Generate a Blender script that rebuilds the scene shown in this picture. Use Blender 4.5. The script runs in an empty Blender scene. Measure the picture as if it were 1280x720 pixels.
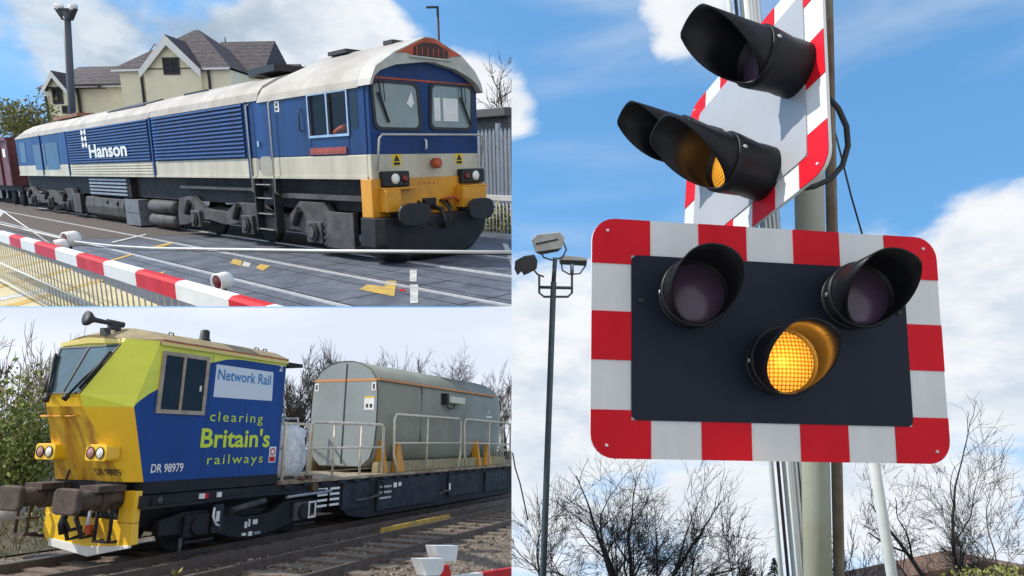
import bpy, bmesh, math, random
from mathutils import Vector, Matrix
R_ = math.radians
S = bpy.context.scene
# ------------------------------------------------------------------ camera, sky, sun, exposure
F, PX, PY = 850.0, 640.0, 360.0
PITCH = R_(12.5)
CAMZ = 8.0
cd = bpy.data.cameras.new('camera'); cam = bpy.data.objects.new('camera', cd); S.collection.objects.link(cam)
cd.sensor_width = 36; cd.lens = F/1280*36; cd.clip_start = .05; cd.clip_end = 2000
cam.location = (0, 0, CAMZ); cam.rotation_euler = (math.pi/2+PITCH, 0, 0); S.camera = cam
# camera axes (x right, y down, z forward) in the world
CW = Matrix(((1, 0, 0), (0, math.sin(PITCH), math.cos(PITCH)), (0, -math.cos(PITCH), math.sin(PITCH))))
CP = Vector((0, 0, CAMZ))
def pdir(x, y): return (CW @ Vector(((x-PX)/F, (y-PY)/F, 1))).normalized()

S.view_settings.view_transform = 'Standard'; S.view_settings.look = 'None'
S.view_settings.exposure = .62; S.view_settings.gamma = 1
S.render.engine = 'CYCLES'
S.cycles.max_bounces = 6; S.cycles.diffuse_bounces = 3; S.cycles.transparent_max_bounces = 12
S.cycles.use_denoising = True

SUN = Vector((-.70, -.12, .68)).normalized()          # towards the sun
sl = bpy.data.lights.new('sun', 'SUN'); sl.energy = 2.9; sl.angle = R_(.6); sl.color = (1, .95, .86)
so = bpy.data.objects.new('sun', sl); S.collection.objects.link(so); so.location = (-30, 0, 60)
so.rotation_euler = SUN.to_track_quat('Z', 'Y').to_euler()

W = bpy.data.worlds.new('World'); S.world = W; W.use_nodes = True
nt = W.node_tree; N = nt.nodes; LK = nt.links
for n in list(N): N.remove(n)
def nd(t, **k):
    n = N.new(t)
    for a, b in k.items(): setattr(n, a, b)
    return n
def vmath(op, a, b=None):
    n = nd('ShaderNodeVectorMath', operation=op)
    for i, v in enumerate((a, b)):
        if v is None: continue
        if hasattr(v, 'links'): LK.new(v, n.inputs[i])
        else: n.inputs[i].default_value = v
    return n
def wm(op, a, b=0.0, c=None, clamp=False):
    n = nd('ShaderNodeMath', operation=op); n.use_clamp = clamp
    for i, v in enumerate((a, b, c)):
        if v is None: continue
        if hasattr(v, 'links'): LK.new(v, n.inputs[i])
        else: n.inputs[i].default_value = v
    return n.outputs[0]
def wmap(v, a, b, c=0., d=1.):
    n = nd('ShaderNodeMapRange', interpolation_type='SMOOTHSTEP')
    LK.new(v, n.inputs[0])
    for i, q in enumerate((a, b, c, d)): n.inputs[i+1].default_value = q
    return n.outputs[0]
def wmix(f, a, b):
    n = nd('ShaderNodeMix', data_type='RGBA')
    for s_, v in ((n.inputs[0], f), (n.inputs[6], a), (n.inputs[7], b)):
        if hasattr(v, 'links'): LK.new(v, s_)
        else: s_.default_value = v
    return n.outputs[2]
tc = nd('ShaderNodeTexCoord'); D = tc.outputs['Generated']
sep = nd('ShaderNodeSeparateXYZ'); LK.new(D, sep.inputs[0])
zz = wm('MULTIPLY_ADD', sep.outputs[2], .62, .42)
cmb = nd('ShaderNodeCombineXYZ'); LK.new(sep.outputs[0], cmb.inputs[0]); LK.new(sep.outputs[1], cmb.inputs[1]); LK.new(zz, cmb.inputs[2])
nrm = vmath('NORMALIZE', cmb.outputs[0])
sky = nd('ShaderNodeTexSky', sky_type='NISHITA'); sky.sun_disc = False
sky.sun_elevation = math.asin(SUN.z); sky.sun_rotation = math.atan2(SUN.x, SUN.y)
sky.air_density = 1.0; sky.dust_density = .35; sky.ozone_density = 2.2
LK.new(nrm.outputs[0], sky.inputs[0])
tint = nd('ShaderNodeMix', data_type='RGBA', blend_type='MULTIPLY'); tint.inputs[0].default_value = 1
LK.new(sky.outputs[0], tint.inputs[6]); tint.inputs[7].default_value = (.86, 1.34, 1.42, 1)
# clouds: a fractal field on the directions, thicker in a few banks
def noise(vec, sc, det, rough, dist=0):
    n = nd('ShaderNodeTexNoise'); n.inputs['Scale'].default_value = sc; n.inputs['Detail'].default_value = det
    n.inputs['Roughness'].default_value = rough; n.inputs['Distortion'].default_value = dist
    LK.new(vec, n.inputs['Vector']); return n.outputs[0]
mp = nd('ShaderNodeMapping'); mp.inputs['Scale'].default_value = (1, 1, 2.1); LK.new(D, mp.inputs[0])
n1 = noise(mp.outputs[0], 4.2, 9, .58, .35)
n2 = noise(mp.outputs[0], 11., 6, .6, .2)
BANKS = [  # directions of the cloud banks, angular radius, weight
    (690, 470, .13, .34), (660, 540, .10, .2), (700, 140, .07, .10), (1240, 400, .15, .34), (1270, 300, .07, .2), (850, 8, .06, .24),
    (900, 660, .30, .22), (1150, 640, .2, .14), (1080, 280, .04, .16), (420, 60, .10, .34), (340, 70, .07, .3), (610, 120, .07, .3),
    (150, 25, .12, .10), (60, 45, .08, .08), (215, 40, .1, .10), (20, 110, .08, .02), (620, 18, .03, .16), (520, 85, .08, .2),
    (560, 20, .08, -.22), (1000, 180, .2, -.12), (1150, 60, .12, -.16), (720, 60, .1, -.2), (720, 240, .08, -.2), (830, 300, .1, -.1), (1240, 160, .1, -.08)]
dens = wm('MULTIPLY_ADD', n1, 1.0, wm('MULTIPLY', n2, .22))
for x, y, r, w_ in BANKS:
    v = pdir(x, y)
    dt = vmath('DOT_PRODUCT', D, tuple(v)).outputs['Value']
    b = wmap(dt, math.cos(r*1.35), math.cos(r*.25), 0, w_)
    dens = wm('ADD', dens, b)
dens = wm('ADD', dens, wmap(sep.outputs[1], .25, -.35, 0, .28))      # unseen cloud added behind the viewer to whiten the ambient light
mask = wmap(dens, .62, .86)
thick = wmap(dens, .80, 1.12)
mp2 = nd('ShaderNodeMapping'); mp2.inputs['Scale'].default_value = (1.4, 1.4, 6.); mp2.inputs['Rotation'].default_value = (.12, .1, 0); LK.new(D, mp2.inputs[0])
n4 = noise(mp2.outputs[0], 2.0, 4, .5, .3)
mask = wm('MAXIMUM', mask, wmap(n4, .40, .85, 0, .42))
n3 = noise(mp.outputs[0], 7.0, 5, .6, 0)
shade = wmap(n3, .35, .65)
side = wmap(vmath('DOT_PRODUCT', D, tuple(pdir(40, 20))).outputs['Value'], math.cos(.34), math.cos(.1), 0, 1)
ccol = wmix(wm('MULTIPLY', shade, wm('MULTIPLY_ADD', thick, .55, .25)), (5.0, 5.0, 5.0, 1), (3.0, 3.4, 3.9, 1))
ccol = wmix(wm('MULTIPLY', side, .75), ccol, wmix(shade, (3.5, 3.9, 4.2, 1), (1.0, 1.6, 2.25, 1)))
out = wmix(wm('MULTIPLY', mask, .93), tint.outputs[2], ccol)
bg = nd('ShaderNodeBackground'); bg.inputs[1].default_value = .13; LK.new(out, bg.inputs[0])
wo = nd('ShaderNodeOutputWorld'); LK.new(bg.outputs[0], wo.inputs[0])

# ------------------------------------------------------------------ materials
MATS = {}
def mat(name, col, rough=.6, metal=0., var=.0, vs=4., bump=0., bs=30., emit=None, spec=.5, col2=None, streak=None, coat=0., alpha=None, bands=None):
    if name in MATS: return MATS[name]
    m = bpy.data.materials.new(name); m.use_nodes = True; t = m.node_tree; b = t.nodes['Principled BSDF']
    b.inputs['Base Color'].default_value = (*col, 1); b.inputs['Roughness'].default_value = rough
    b.inputs['Metallic'].default_value = metal; b.inputs['Specular IOR Level'].default_value = spec
    if coat: b.inputs['Coat Weight'].default_value = coat; b.inputs['Coat Roughness'].default_value = .12
    tc = t.nodes.new('ShaderNodeTexCoord')
    if var or col2:
        n = t.nodes.new('ShaderNodeTexNoise'); n.inputs['Scale'].default_value = vs; n.inputs['Detail'].default_value = 8; n.inputs['Roughness'].default_value = .65
        v = tc.outputs['Object']
        if streak:
            mp = t.nodes.new('ShaderNodeMapping'); mp.inputs['Scale'].default_value = streak; t.links.new(v, mp.inputs[0]); v = mp.outputs[0]
        t.links.new(v, n.inputs['Vector'])
        r = t.nodes.new('ShaderNodeValToRGB'); r.color_ramp.elements[0].position = .36; r.color_ramp.elements[1].position = .66
        c2 = col2 or tuple(c*(1-var) for c in col); c1 = col if col2 else tuple(min(1, c*(1+var*.5)) for c in col)
        r.color_ramp.elements[0].color = (*c2, 1); r.color_ramp.elements[1].color = (*c1, 1)
        t.links.new(n.outputs[0], r.inputs[0]); t.links.new(r.outputs[0], b.inputs['Base Color'])
        rr = t.nodes.new('ShaderNodeMapRange'); rr.inputs[3].default_value = min(1, rough+.15); rr.inputs[4].default_value = max(.02, rough-.1)
        t.links.new(n.outputs[0], rr.inputs[0]); t.links.new(rr.outputs[0], b.inputs['Roughness'])
    if bump:
        n = t.nodes.new('ShaderNodeTexNoise'); n.inputs['Scale'].default_value = bs; n.inputs['Detail'].default_value = 6
        t.links.new(tc.outputs['Object'], n.inputs['Vector'])
        q = t.nodes.new('ShaderNodeBump'); q.inputs['Strength'].default_value = bump; q.inputs['Distance'].default_value = .05
        t.links.new(n.outputs[0], q.inputs['Height']); t.links.new(q.outputs[0], b.inputs['Normal'])
    if bands:
        w_ = t.nodes.new('ShaderNodeTexWave'); w_.bands_direction = 'Z'; w_.inputs['Scale'].default_value = bands; w_.inputs['Distortion'].default_value = .6; w_.inputs['Detail'].default_value = 3; w_.wave_profile = 'SAW'
        t.links.new(tc.outputs['Object'], w_.inputs['Vector'])
        mx = t.nodes.new('ShaderNodeMix'); mx.data_type = 'RGBA'; mx.blend_type = 'MULTIPLY'; mx.inputs[0].default_value = .75
        src = b.inputs['Base Color'].links[0].from_socket if b.inputs['Base Color'].links else None
        if src: t.links.new(src, mx.inputs[6])
        rr2 = t.nodes.new('ShaderNodeValToRGB'); rr2.color_ramp.elements[0].color = (.3, .3, .3, 1); rr2.color_ramp.elements[1].position = .35; rr2.color_ramp.elements[1].color = (1.15, 1.12, 1.1, 1)
        t.links.new(w_.outputs['Fac'], rr2.inputs[0]); t.links.new(rr2.outputs[0], mx.inputs[7]); t.links.new(mx.outputs[2], b.inputs['Base Color'])
    if emit:
        b.inputs['Emission Color'].default_value = (*emit[:3], 1); b.inputs['Emission Strength'].default_value = emit[3]
    if alpha is not None: b.inputs['Alpha'].default_value = alpha
    MATS[name] = m; return m
def glass(name, tint_, mixf):
    m = bpy.data.materials.new(name); m.use_nodes = True; t = m.node_tree
    b = t.nodes['Principled BSDF']; b.inputs['Base Color'].default_value = (*tint_, 1); b.inputs['Roughness'].default_value = .06
    tr = t.nodes.new('ShaderNodeBsdfTransparent'); mx = t.nodes.new('ShaderNodeMixShader'); mx.inputs[0].default_value = mixf
    t.links.new(tr.outputs[0], mx.inputs[1]); t.links.new(b.outputs[0], mx.inputs[2])
    t.links.new(mx.outputs[0], t.nodes['Material Output'].inputs[0]); return m

# ------------------------------------------------------------------ stages (each panel of the collage is a place of its own)
class Stage:
    """axes given in camera coordinates; scale multiplies every length."""
    def __init__(s, X, Y, Z, O, scale=1., cuts=()):
        s.R = Matrix((X, Y, Z)).transposed(); s.O = Vector(O); s.k = scale
        s.cam = s.R.transposed() @ (-s.O)                     # camera in stage coordinates
        rw = CW @ s.R
        s.M = Matrix.Translation(CP + CW @ (s.O*scale)) @ rw.to_4x4() @ Matrix.Diagonal((scale, scale, scale, 1))
        s.cuts = [(s.cam.copy(), (s.R.transposed() @ Vector(n)).normalized()) for n in cuts]
    def ray(s, x, y): return s.R.transposed() @ Vector(((x-PX)/F, (y-PY)/F, 1))
    def at(s, x, y, ax, val):
        d = s.ray(x, y); i = 'XYZ'.index(ax); t = (val-s.cam[i])/d[i]; return s.cam + d*t
    def on(s, x, y, p, n):
        d = s.ray(x, y); t = (Vector(p)-s.cam).dot(Vector(n))/d.dot(Vector(n)); return s.cam + d*t
    def z(s, x, y, dep): return s.cam + s.ray(x, y)*dep        # a point at a known distance along the view
u = Vector((-0.718018, -0.115817, 0.686321)); v = Vector((0.695738, -0.147714, 0.702944)); w = Vector((-0.019966, -0.982226, -0.186639))
EPS = .0006
T = Stage(-u, v, w, Vector((-2.56241, -1.98354, 12.4314)) - w*1.6, 1.0,
          cuts=((0, 1, -(383-PY)/F), (1, 0, EPS)))
u = Vector((0.381268, 0.204537, 0.901554)); v = Vector((-0.924392, 0.07211, 0.374567)); w = Vector((0.011602, -0.976199, 0.216565))
B = Stage(u, v, w, Vector((-6.11258, 3.40984, 11.27023)) - w*1.1, .4, cuts=((1, 0, EPS), (0, -1, (384.5-PY)/F)))
w = Vector((200, -4360, 850)).normalized(); u = (Vector((1, 0, 0)) - w*w.x).normalized(); v = w.cross(u)
R = Stage(u, v, w, (0, 0, 0), 1., cuts=())

# ------------------------------------------------------------------ mesh helpers
class MB:
    def __init__(s): s.v = []; s.f = []; s.m = []; s.ms = []; s.sm = []
    def mi(s, m):
        if m not in s.ms: s.ms.append(m)
        return s.ms.index(m)
    def face(s, idx, m, sm=False): s.f.append(tuple(idx)); s.m.append(s.mi(m)); s.sm.append(sm)
    def poly(s, pts, m, sm=False):
        o = len(s.v); s.v += [Vector(p) for p in pts]; s.face(range(o, o+len(pts)), m, sm)
    def box(s, x0, x1, y0, y1, z0, z1, m, M=None):
        o = len(s.v)
        P = [Vector((x, y, z)) for z in (z0, z1) for x, y in ((x0, y0), (x1, y0), (x1, y1), (x0, y1))]
        s.v += [M @ p for p in P] if M else P
        for q in ((3, 2, 1, 0), (4, 5, 6, 7), (0, 1, 5, 4), (1, 2, 6, 5), (2, 3, 7, 6), (3, 0, 4, 7)): s.face([o+i for i in q], m)
    def hexa(s, P, m):
        o = len(s.v); s.v += [Vector(p) for p in P]
        for q in ((3, 2, 1, 0), (4, 5, 6, 7), (0, 1, 5, 4), (1, 2, 6, 5), (2, 3, 7, 6), (3, 0, 4, 7)): s.face([o+i for i in q], m)
    def loft(s, rings, m, caps=True, sm=False, closed=True, capm=None):
        o = len(s.v); n = len(rings[0])
        for r in rings: s.v += [Vector(p) for p in r]
        for i in range(len(rings)-1):
            for j in range(n if closed else n-1):
                a = o+i*n+j; b = o+i*n+(j+1) % n
                s.face((a, b, b+n, a+n), m, sm)
        if caps:
            s.face([o+j for j in range(n)][::-1], capm or m); s.face([o+(len(rings)-1)*n+j for j in range(n)], capm or m)
    def prism(s, pts, d, m, sm=False, capm=None):
        d = Vector(d); s.loft([[Vector(p) for p in pts], [Vector(p)+d for p in pts]], m, sm=sm, capm=capm)
    def tube(s, path, r, m, n=6, r1=None, caps=True):
        path = [Vector(p) for p in path]; rings = []; L = len(path); ref = None
        for i, p in enumerate(path):
            t = (path[min(i+1, L-1)]-path[max(i-1, 0)])
            t = t.normalized() if t.length > 1e-9 else Vector((0, 0, 1))
            if ref is None: ref = Vector((0, 0, 1)) if abs(t.z) < .9 else Vector((1, 0, 0))
            a = ref - t*ref.dot(t)
            a = a.normalized() if a.length > 1e-6 else t.orthogonal().normalized()
            ref = a; b = t.cross(a)
            rr = r if r1 is None else r+(r1-r)*i/max(1, L-1)
            rings.append([p+(a*math.cos(2*math.pi*k/n)+b*math.sin(2*math.pi*k/n))*rr for k in range(n)])
        s.loft(rings, m, caps=caps, sm=True)
    def cyl(s, p0, p1, r0, m, r1=None, n=20, capm=None):
        p0 = Vector(p0); p1 = Vector(p1); r1 = r0 if r1 is None else r1
        t = (p1-p0).normalized(); a = t.orthogonal().normalized(); b = t.cross(a)
        R0 = lambda p, r: [p+(a*math.cos(2*math.pi*k/n)+b*math.sin(2*math.pi*k/n))*r for k in range(n)]
        s.loft([R0(p0, r0), R0(p1, r1)], m, sm=True, capm=capm)
    def lathe(s, p, ax, prof, m, n=24, caps=True):
        p = Vector(p); t = Vector(ax).normalized(); a = t.orthogonal().normalized(); b = t.cross(a)
        s.loft([[p+t*h+(a*math.cos(2*math.pi*k/n)+b*math.sin(2*math.pi*k/n))*r for k in range(n)] for h, r in prof], m, sm=True, caps=caps)
    def blob(s, c, rad, m, n=8, jit=.0, rnd=random):
        c = Vector(c); rad = Vector(rad) if not isinstance(rad, (int, float)) else Vector((rad,)*3); rings = []
        for i in range(1, n):
            th = math.pi*i/n
            rings.append([c+Vector((math.sin(th)*math.cos(2*math.pi*k/(2*n))*rad.x, math.sin(th)*math.sin(2*math.pi*k/(2*n))*rad.y, math.cos(th)*rad.z))*(1+rnd.uniform(-jit, jit)) for k in range(2*n)])
        s.loft(rings[::-1], m, sm=True)
MESH_PLANES = {}
def obj(name, mb, parent=None, st=None, base=None, bevel=0., local=None):
    """ONE mesh object; vertices are in stage coordinates, stored relative to the thing's base."""
    st = st or (parent and STG[parent.name]) or None
    if parent: base = BASE[parent.name]
    base = Vector(base or (0, 0, 0))
    bm = bmesh.new(); vs = [bm.verts.new(p) for p in mb.v]
    for f, m, sm in zip(mb.f, mb.m, mb.sm):
        try: q = bm.faces.new([vs[i] for i in f]); q.material_index = m; q.smooth = sm
        except ValueError: pass
    L = local
    if st and st.cuts:
        for c, n in st.cuts:
            toW = (lambda p: L @ p) if L else (lambda p: p)
            if any((toW(x.co)-c).dot(n) > 1e-5 for x in bm.verts):
                if L: Li = L.inverted(); c2 = Li @ c; n2 = (L.to_3x3().transposed() @ n).normalized()
                else: c2, n2 = c, n
                g = bm.verts[:]+bm.edges[:]+bm.faces[:]
                r = bmesh.ops.bisect_plane(bm, geom=g, plane_co=c2, plane_no=n2, clear_outer=True)
                e = [x for x in r['geom_cut'] if isinstance(x, bmesh.types.BMEdge) and x.is_boundary]
                if e: 
                    try: bmesh.ops.holes_fill(bm, edges=e, sides=0)
                    except Exception: pass
    if not L: bmesh.ops.translate(bm, verts=bm.verts, vec=-base)
    bmesh.ops.recalc_face_normals(bm, faces=bm.faces[:]) if mb.ms and len(mb.f) < 4000 and not getattr(mb, 'norec', False) else None
    me = bpy.data.meshes.new(name); bm.to_mesh(me); bm.free()
    for m in mb.ms: me.materials.append(m)
    o = bpy.data.objects.new(name, me); S.collection.objects.link(o)
    if bevel:
        bv = o.modifiers.new('bevel', 'BEVEL'); bv.width = bevel; bv.segments = 2; bv.limit_method = 'ANGLE'; bv.angle_limit = R_(40)
    if parent:
        o.parent = parent; STG[o.name] = st; BASE[o.name] = base
    elif st:
        o.matrix_world = st.M @ (L if L else Matrix.Translation(base)); STG[o.name] = st; BASE[o.name] = base
    return o
def islands(name, mb, parent, **k):
    par = list(range(len(mb.v)))
    def f(i):
        while par[i] != i: par[i] = par[par[i]]; i = par[i]
        return i
    for q in mb.f:
        for i in q[1:]: par[f(i)] = f(q[0])
    gr = {}
    for n, q in enumerate(mb.f): gr.setdefault(f(q[0]), []).append(n)
    for g in gr.values():
        m = MB(); ix = {}
        for n in g:
            for i in mb.f[n]:
                if i not in ix: ix[i] = len(m.v); m.v.append(mb.v[i])
            m.face([ix[i] for i in mb.f[n]], mb.ms[mb.m[n]], mb.sm[n])
        obj(name, m, parent, **k)
STG = {}; BASE = {}
def tag(o, label, cat, group=None, kind=None):
    if label: o['label'] = label
    if cat: o['category'] = cat
    if group: o['group'] = group
    if kind: o['kind'] = kind
    return o
def thing(st, name, label, cat, base, group=None, rot=None):
    o = bpy.data.objects.new(name, None); S.collection.objects.link(o); o.empty_display_size = .2
    o.matrix_world = st.M @ Matrix.Translation(Vector(base)) @ (rot if rot else Matrix())
    STG[o.name] = st; BASE[o.name] = Vector(base); return tag(o, label, cat, group)
def single(st, name, mb, label, cat, base, group=None, bevel=0.):
    return tag(obj(name, mb, None, st, base, bevel), label, cat, group)
def struct(st, name, mb, base=(0, 0, 0)): return tag(obj(name, mb, None, st, base), None, None, kind='structure')
def stuff(st, name, mb, label, cat, base=(0, 0, 0)): return tag(obj(name, mb, None, st, base), label, cat, kind='stuff')
def text_mb(txt, m, org, ex, ez, width, height, bold=0., depth=.004, spacing=1., fit=True):
    """lettering as thin raised shapes; ex reading direction, ez up, org lower left."""
    cu = bpy.data.curves.new('t', 'FONT'); cu.body = txt; cu.size = 1; cu.offset = bold; cu.resolution_u = 3; cu.space_character = spacing
    o = bpy.data.objects.new('t', cu); S.collection.objects.link(o)
    dg = bpy.context.evaluated_depsgraph_get(); me = bpy.data.meshes.new_from_object(o.evaluated_get(dg))
    bpy.data.objects.remove(o); bpy.data.curves.remove(cu)
    P = [x.co.copy() for x in me.vertices]; x0 = min(p.x for p in P); x1 = max(p.x for p in P); y0 = min(p.y for p in P); y1 = max(p.y for p in P)
    ex = Vector(ex); ez = Vector(ez); nn = ex.cross(ez); org = Vector(org); mb = MB()
    sx = width/(x1-x0); sy = height/(y1-y0)
    mb.v = [org+ex*((p.x-x0)*sx)+ez*((p.y-y0)*sy)+nn*depth for p in P]
    for q in me.polygons: mb.face(list(q.vertices), m)
    bpy.data.meshes.remove(me); mb.norec = True; return mb
def rrect(x0, x1, z0, z1, r, n=4):
    out = []
    for cx, cz, a in ((x1-r, z0+r, -90), (x1-r, z1-r, 0), (x0+r, z1-r, 90), (x0+r, z0+r, 180)):
        for k in range(n+1): t = R_(a+90*k/n); out.append((cx+r*math.cos(t), cz+r*math.sin(t)))
    return out

# ------------------------------------------------------------------ trees
def tree(st, name, label, base, h, seed, bark, group=None, levels=5, spread=.62, r0=None, twig=.010, up=.25, nchild=(3, 4), lean=(0, 0, 1), trunk=.3, stems=1, droop=0., budget=9000, width=1., sides=4, fan=.3, dome=None):
    rnd = random.Random(seed); r0 = r0 or h*.018; base = Vector(base)
    t = thing(st, name, label, 'tree', base, group)
    segs = []; queue = []
    for s_ in range(stems):
        d = Vector(lean)+Vector((rnd.gauss(0, .05 if stems == 1 else fan), rnd.gauss(0, .05 if stems == 1 else fan), 0))
        queue.append((base, d.normalized(), h*trunk*rnd.uniform(.9, 1.1), r0*(1 if stems == 1 else .6), 0))
    while queue:
        p, d, L, r, lev = queue.pop(0)
        n = 4 if lev < 3 else 3; path = [p]; q = p; dd = d
        for i in range(n):
            dd = (dd+Vector((rnd.gauss(0, .10), rnd.gauss(0, .10), rnd.gauss(0, .07)+up*.14))).normalized(); q = q+dd*L/n; path.append(q)
        segs.append((lev, path, r, max(twig*.5, r*.6)))
        if lev >= levels: continue
        k = rnd.randint(*nchild)
        for j in range(k):
            f = rnd.uniform(.3, .95) if j < k-1 else 1.
            i = f*n; a = int(min(i, n-1)); pp = path[a].lerp(path[a+1], i-a)
            ang = rnd.uniform(.5, 1.1)*spread*1.3 if j < k-1 else rnd.uniform(.02, .3)
            az = rnd.uniform(0, 2*math.pi); o_ = dd.orthogonal().normalized(); o_.rotate(Matrix.Rotation(az, 3, dd))
            nd_ = (dd*math.cos(ang)+o_*math.sin(ang)); nd_.x *= width; nd_.y *= width; nd_ = nd_.normalized()
            queue.append((pp, nd_, L*(rnd.uniform(.5, .85) if j < k-1 else rnd.uniform(.75, .95)), max(twig, r*(.5 if j < k-1 else .72)*rnd.uniform(.75, 1)), lev+1))
    k = h/max(max(q.z for _, P, _, _ in segs for q in P)-base.z, .1)
    tr = MB(); cr = MB()
    for lev, P, ra, rb in segs:
        P = [base+(q-base)*k for q in P]
        if dome and lev > 1:
            c, rx, rz = dome; e = P[-1]-Vector(c)
            if (e.x/rx)**2+(e.y/rx)**2+(e.z/rz)**2 > 1+rnd.uniform(-.15, .25): continue
        (tr if lev == 0 else cr).tube(P, ra, bark, n=8 if lev == 0 else (5 if lev < 3 else 3), r1=rb, caps=False)
    obj('trunk', tr, t); obj('crown', cr, t); return t
def leaf_mass(mb, c, rad, n, size, mats, rnd, hollow=.35):
    c = Vector(c)
    cl = [(Vector((rnd.gauss(0, .5), rnd.gauss(0, .5), rnd.gauss(0, .5))), rnd.uniform(.25, .5)) for _ in range(26)]
    for i in range(n):
        a, sp = rnd.choice(cl); p = a+Vector((rnd.gauss(0, sp), rnd.gauss(0, sp), rnd.gauss(0, sp)))*.55
        if p.length > 1.15: continue
        p = c+Vector((p.x*rad[0], p.y*rad[1], p.z*rad[2])); s_ = size*rnd.uniform(.5, 1.3)
        a = Vector((rnd.gauss(0, 1), rnd.gauss(0, 1), rnd.gauss(0, 1))).normalized(); b = a.orthogonal().normalized(); e = a.cross(b)
        mb.poly([p-b*s_, p+e*s_*.5, p+b*s_, p-e*s_*.5], rnd.choice(mats))


# ==================================================================  A  the diesel at the crossing
M_blue = mat('loco_blue_paint', (.009, .048, .195), .42, col2=(.010, .036, .125), vs=1.5, streak=(1, 1, .16), spec=.3, bump=.03, bs=3)
M_blue2 = mat('loco_blue_rib', (.014, .066, .25), .45, col2=(.012, .045, .16), vs=1.6, streak=(1, 1, .2), spec=.3)
M_gap = mat('louvre_gap_shade', (.005, .016, .05), .7)  # darker than the paint, putting shade between the ribs into the colour
M_cream = mat('loco_cream_paint', (.56, .52, .41), .5, var=.2, vs=1.6, streak=(1, 1, .25))
M_roof = mat('loco_roof_paint', (.47, .45, .42), .62, col2=(.32, .285, .25), vs=.8, bump=.05, bs=4)
M_visor = mat('loco_visor_grey', (.50, .49, .45), .5, var=.2, vs=3)
M_oran = mat('orange_paint', (.50, .085, .03), .5, var=.3, vs=4)
M_yel = mat('warning_yellow', (.80, .36, .012), .45, col2=(.55, .25, .03), vs=2.5, streak=(1, 1, .4))
M_under = mat('underframe_grime', (.028, .028, .034), .75, col2=(.013, .014, .019), vs=3, bump=.2, bs=14)
M_bog = mat('bogie_grey', (.095, .095, .102), .7, col2=(.035, .035, .04), vs=2.5, bump=.15, bs=12)
M_blk = mat('black_rubber', (.012, .012, .014), .5, var=.3, vs=6)
M_plow = mat('plough_black', (.013, .014, .02), .55, col2=(.03, .03, .034), vs=2.5, spec=.25)
M_steel = mat('bright_steel', (.55, .56, .58), .3, metal=.9, var=.2)
M_rail = mat('rail_steel', (.66, .66, .68), .35, metal=.35, var=.2, vs=8)
M_rust = mat('rail_rust', (.13, .075, .05), .85, var=.4, vs=8, bump=.2)
M_white = mat('white_paint', (.78, .78, .77), .45, var=.08, vs=5)
M_red = mat('red_paint', (.60, .016, .016), .45, var=.15, vs=4, spec=.15)
M_dgl = mat('dark_glass', (.010, .012, .016), .09, spec=.3, var=.4, vs=2)
M_wgl = mat('windscreen_glass', (.22, .29, .30), .07, spec=.8, var=.15, vs=1.5)
M_pane = glass('clear_glass', (.03, .035, .04), .35)
M_inner = mat('cab_interior', (.02, .021, .025), .8)
M_orj = mat('hi_vis_orange', (.75, .12, .02), .7)
M_skin = mat('skin', (.5, .3, .22), .6)
M_asph = mat('asphalt', (.095, .105, .135), .62, col2=(.05, .058, .08), vs=1.3, bump=.25, bs=60)
M_deck = mat('crossing_panel', (.14, .155, .195), .6, col2=(.06, .07, .10), vs=1.6, bump=.25, bs=45)
M_seam = mat('panel_joint', (.03, .03, .04), .8)
M_path = mat('sandy_paving', (.62, .53, .32), .8, col2=(.48, .41, .25), vs=2, bump=.15)
M_pave = mat('pale_pavement', (.42, .42, .42), .8, var=.2, vs=2)
M_ymark = mat('yellow_marking', (.62, .40, .06), .7, col2=(.35, .25, .08), vs=5)
M_wmark = mat('white_marking', (.62, .62, .60), .7, col2=(.35, .35, .36), vs=6)
M_ball = mat('ballast', (.15, .115, .095), .95, col2=(.055, .045, .045), vs=9, bump=.8, bs=16)
M_redwag = mat('wagon_red', (.18, .045, .05), .6, col2=(.09, .03, .035), vs=2)
M_tile = mat('roof_tile', (.10, .085, .10), .8, col2=(.035, .03, .038), vs=2.2, streak=(1, 1, 6), bump=.2, bs=6, bands=.85)
M_render = mat('cream_render', (.86, .79, .58), .9, var=.08, vs=1, bump=.04)
M_dark = mat('dark_trim', (.03, .03, .035), .6)
M_grey = mat('galvanised', (.32, .36, .42), .5, metal=.3, var=.2, vs=3)
M_bark = mat('bare_bark', (.075, .058, .05), .9, var=.3, vs=6)
M_lf = [mat('leaf_%s' % n, c, .7) for n, c in (('a', (.17, .19, .04)), ('b', (.25, .24, .07)), ('c', (.11, .13, .035)), ('d', (.24, .20, .09)))]
M_lg = [mat('hedge_leaf_%s' % n, c, .7) for n, c in (('a', (.22, .27, .05)), ('b', (.15, .19, .04)), ('c', (.28, .32, .08)), ('d', (.22, .19, .08)))]
M_lens_w = mat('clear_lens', (.8, .78, .72), .15, spec=.8)
M_lens_r = mat('red_lens', (.28, .012, .015), .18, spec=.8)
M_rl0 = mat('skirt_cream', (.74, .70, .58), .5)
M_lens_r2 = mat('dull_red_lens', (.16, .012, .015), .3)
M_plate = mat('red_plate', (.33, .06, .04), .5, var=.2)
M_stick_y = mat('sticker_yellow', (.8, .55, .03), .5)

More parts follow.
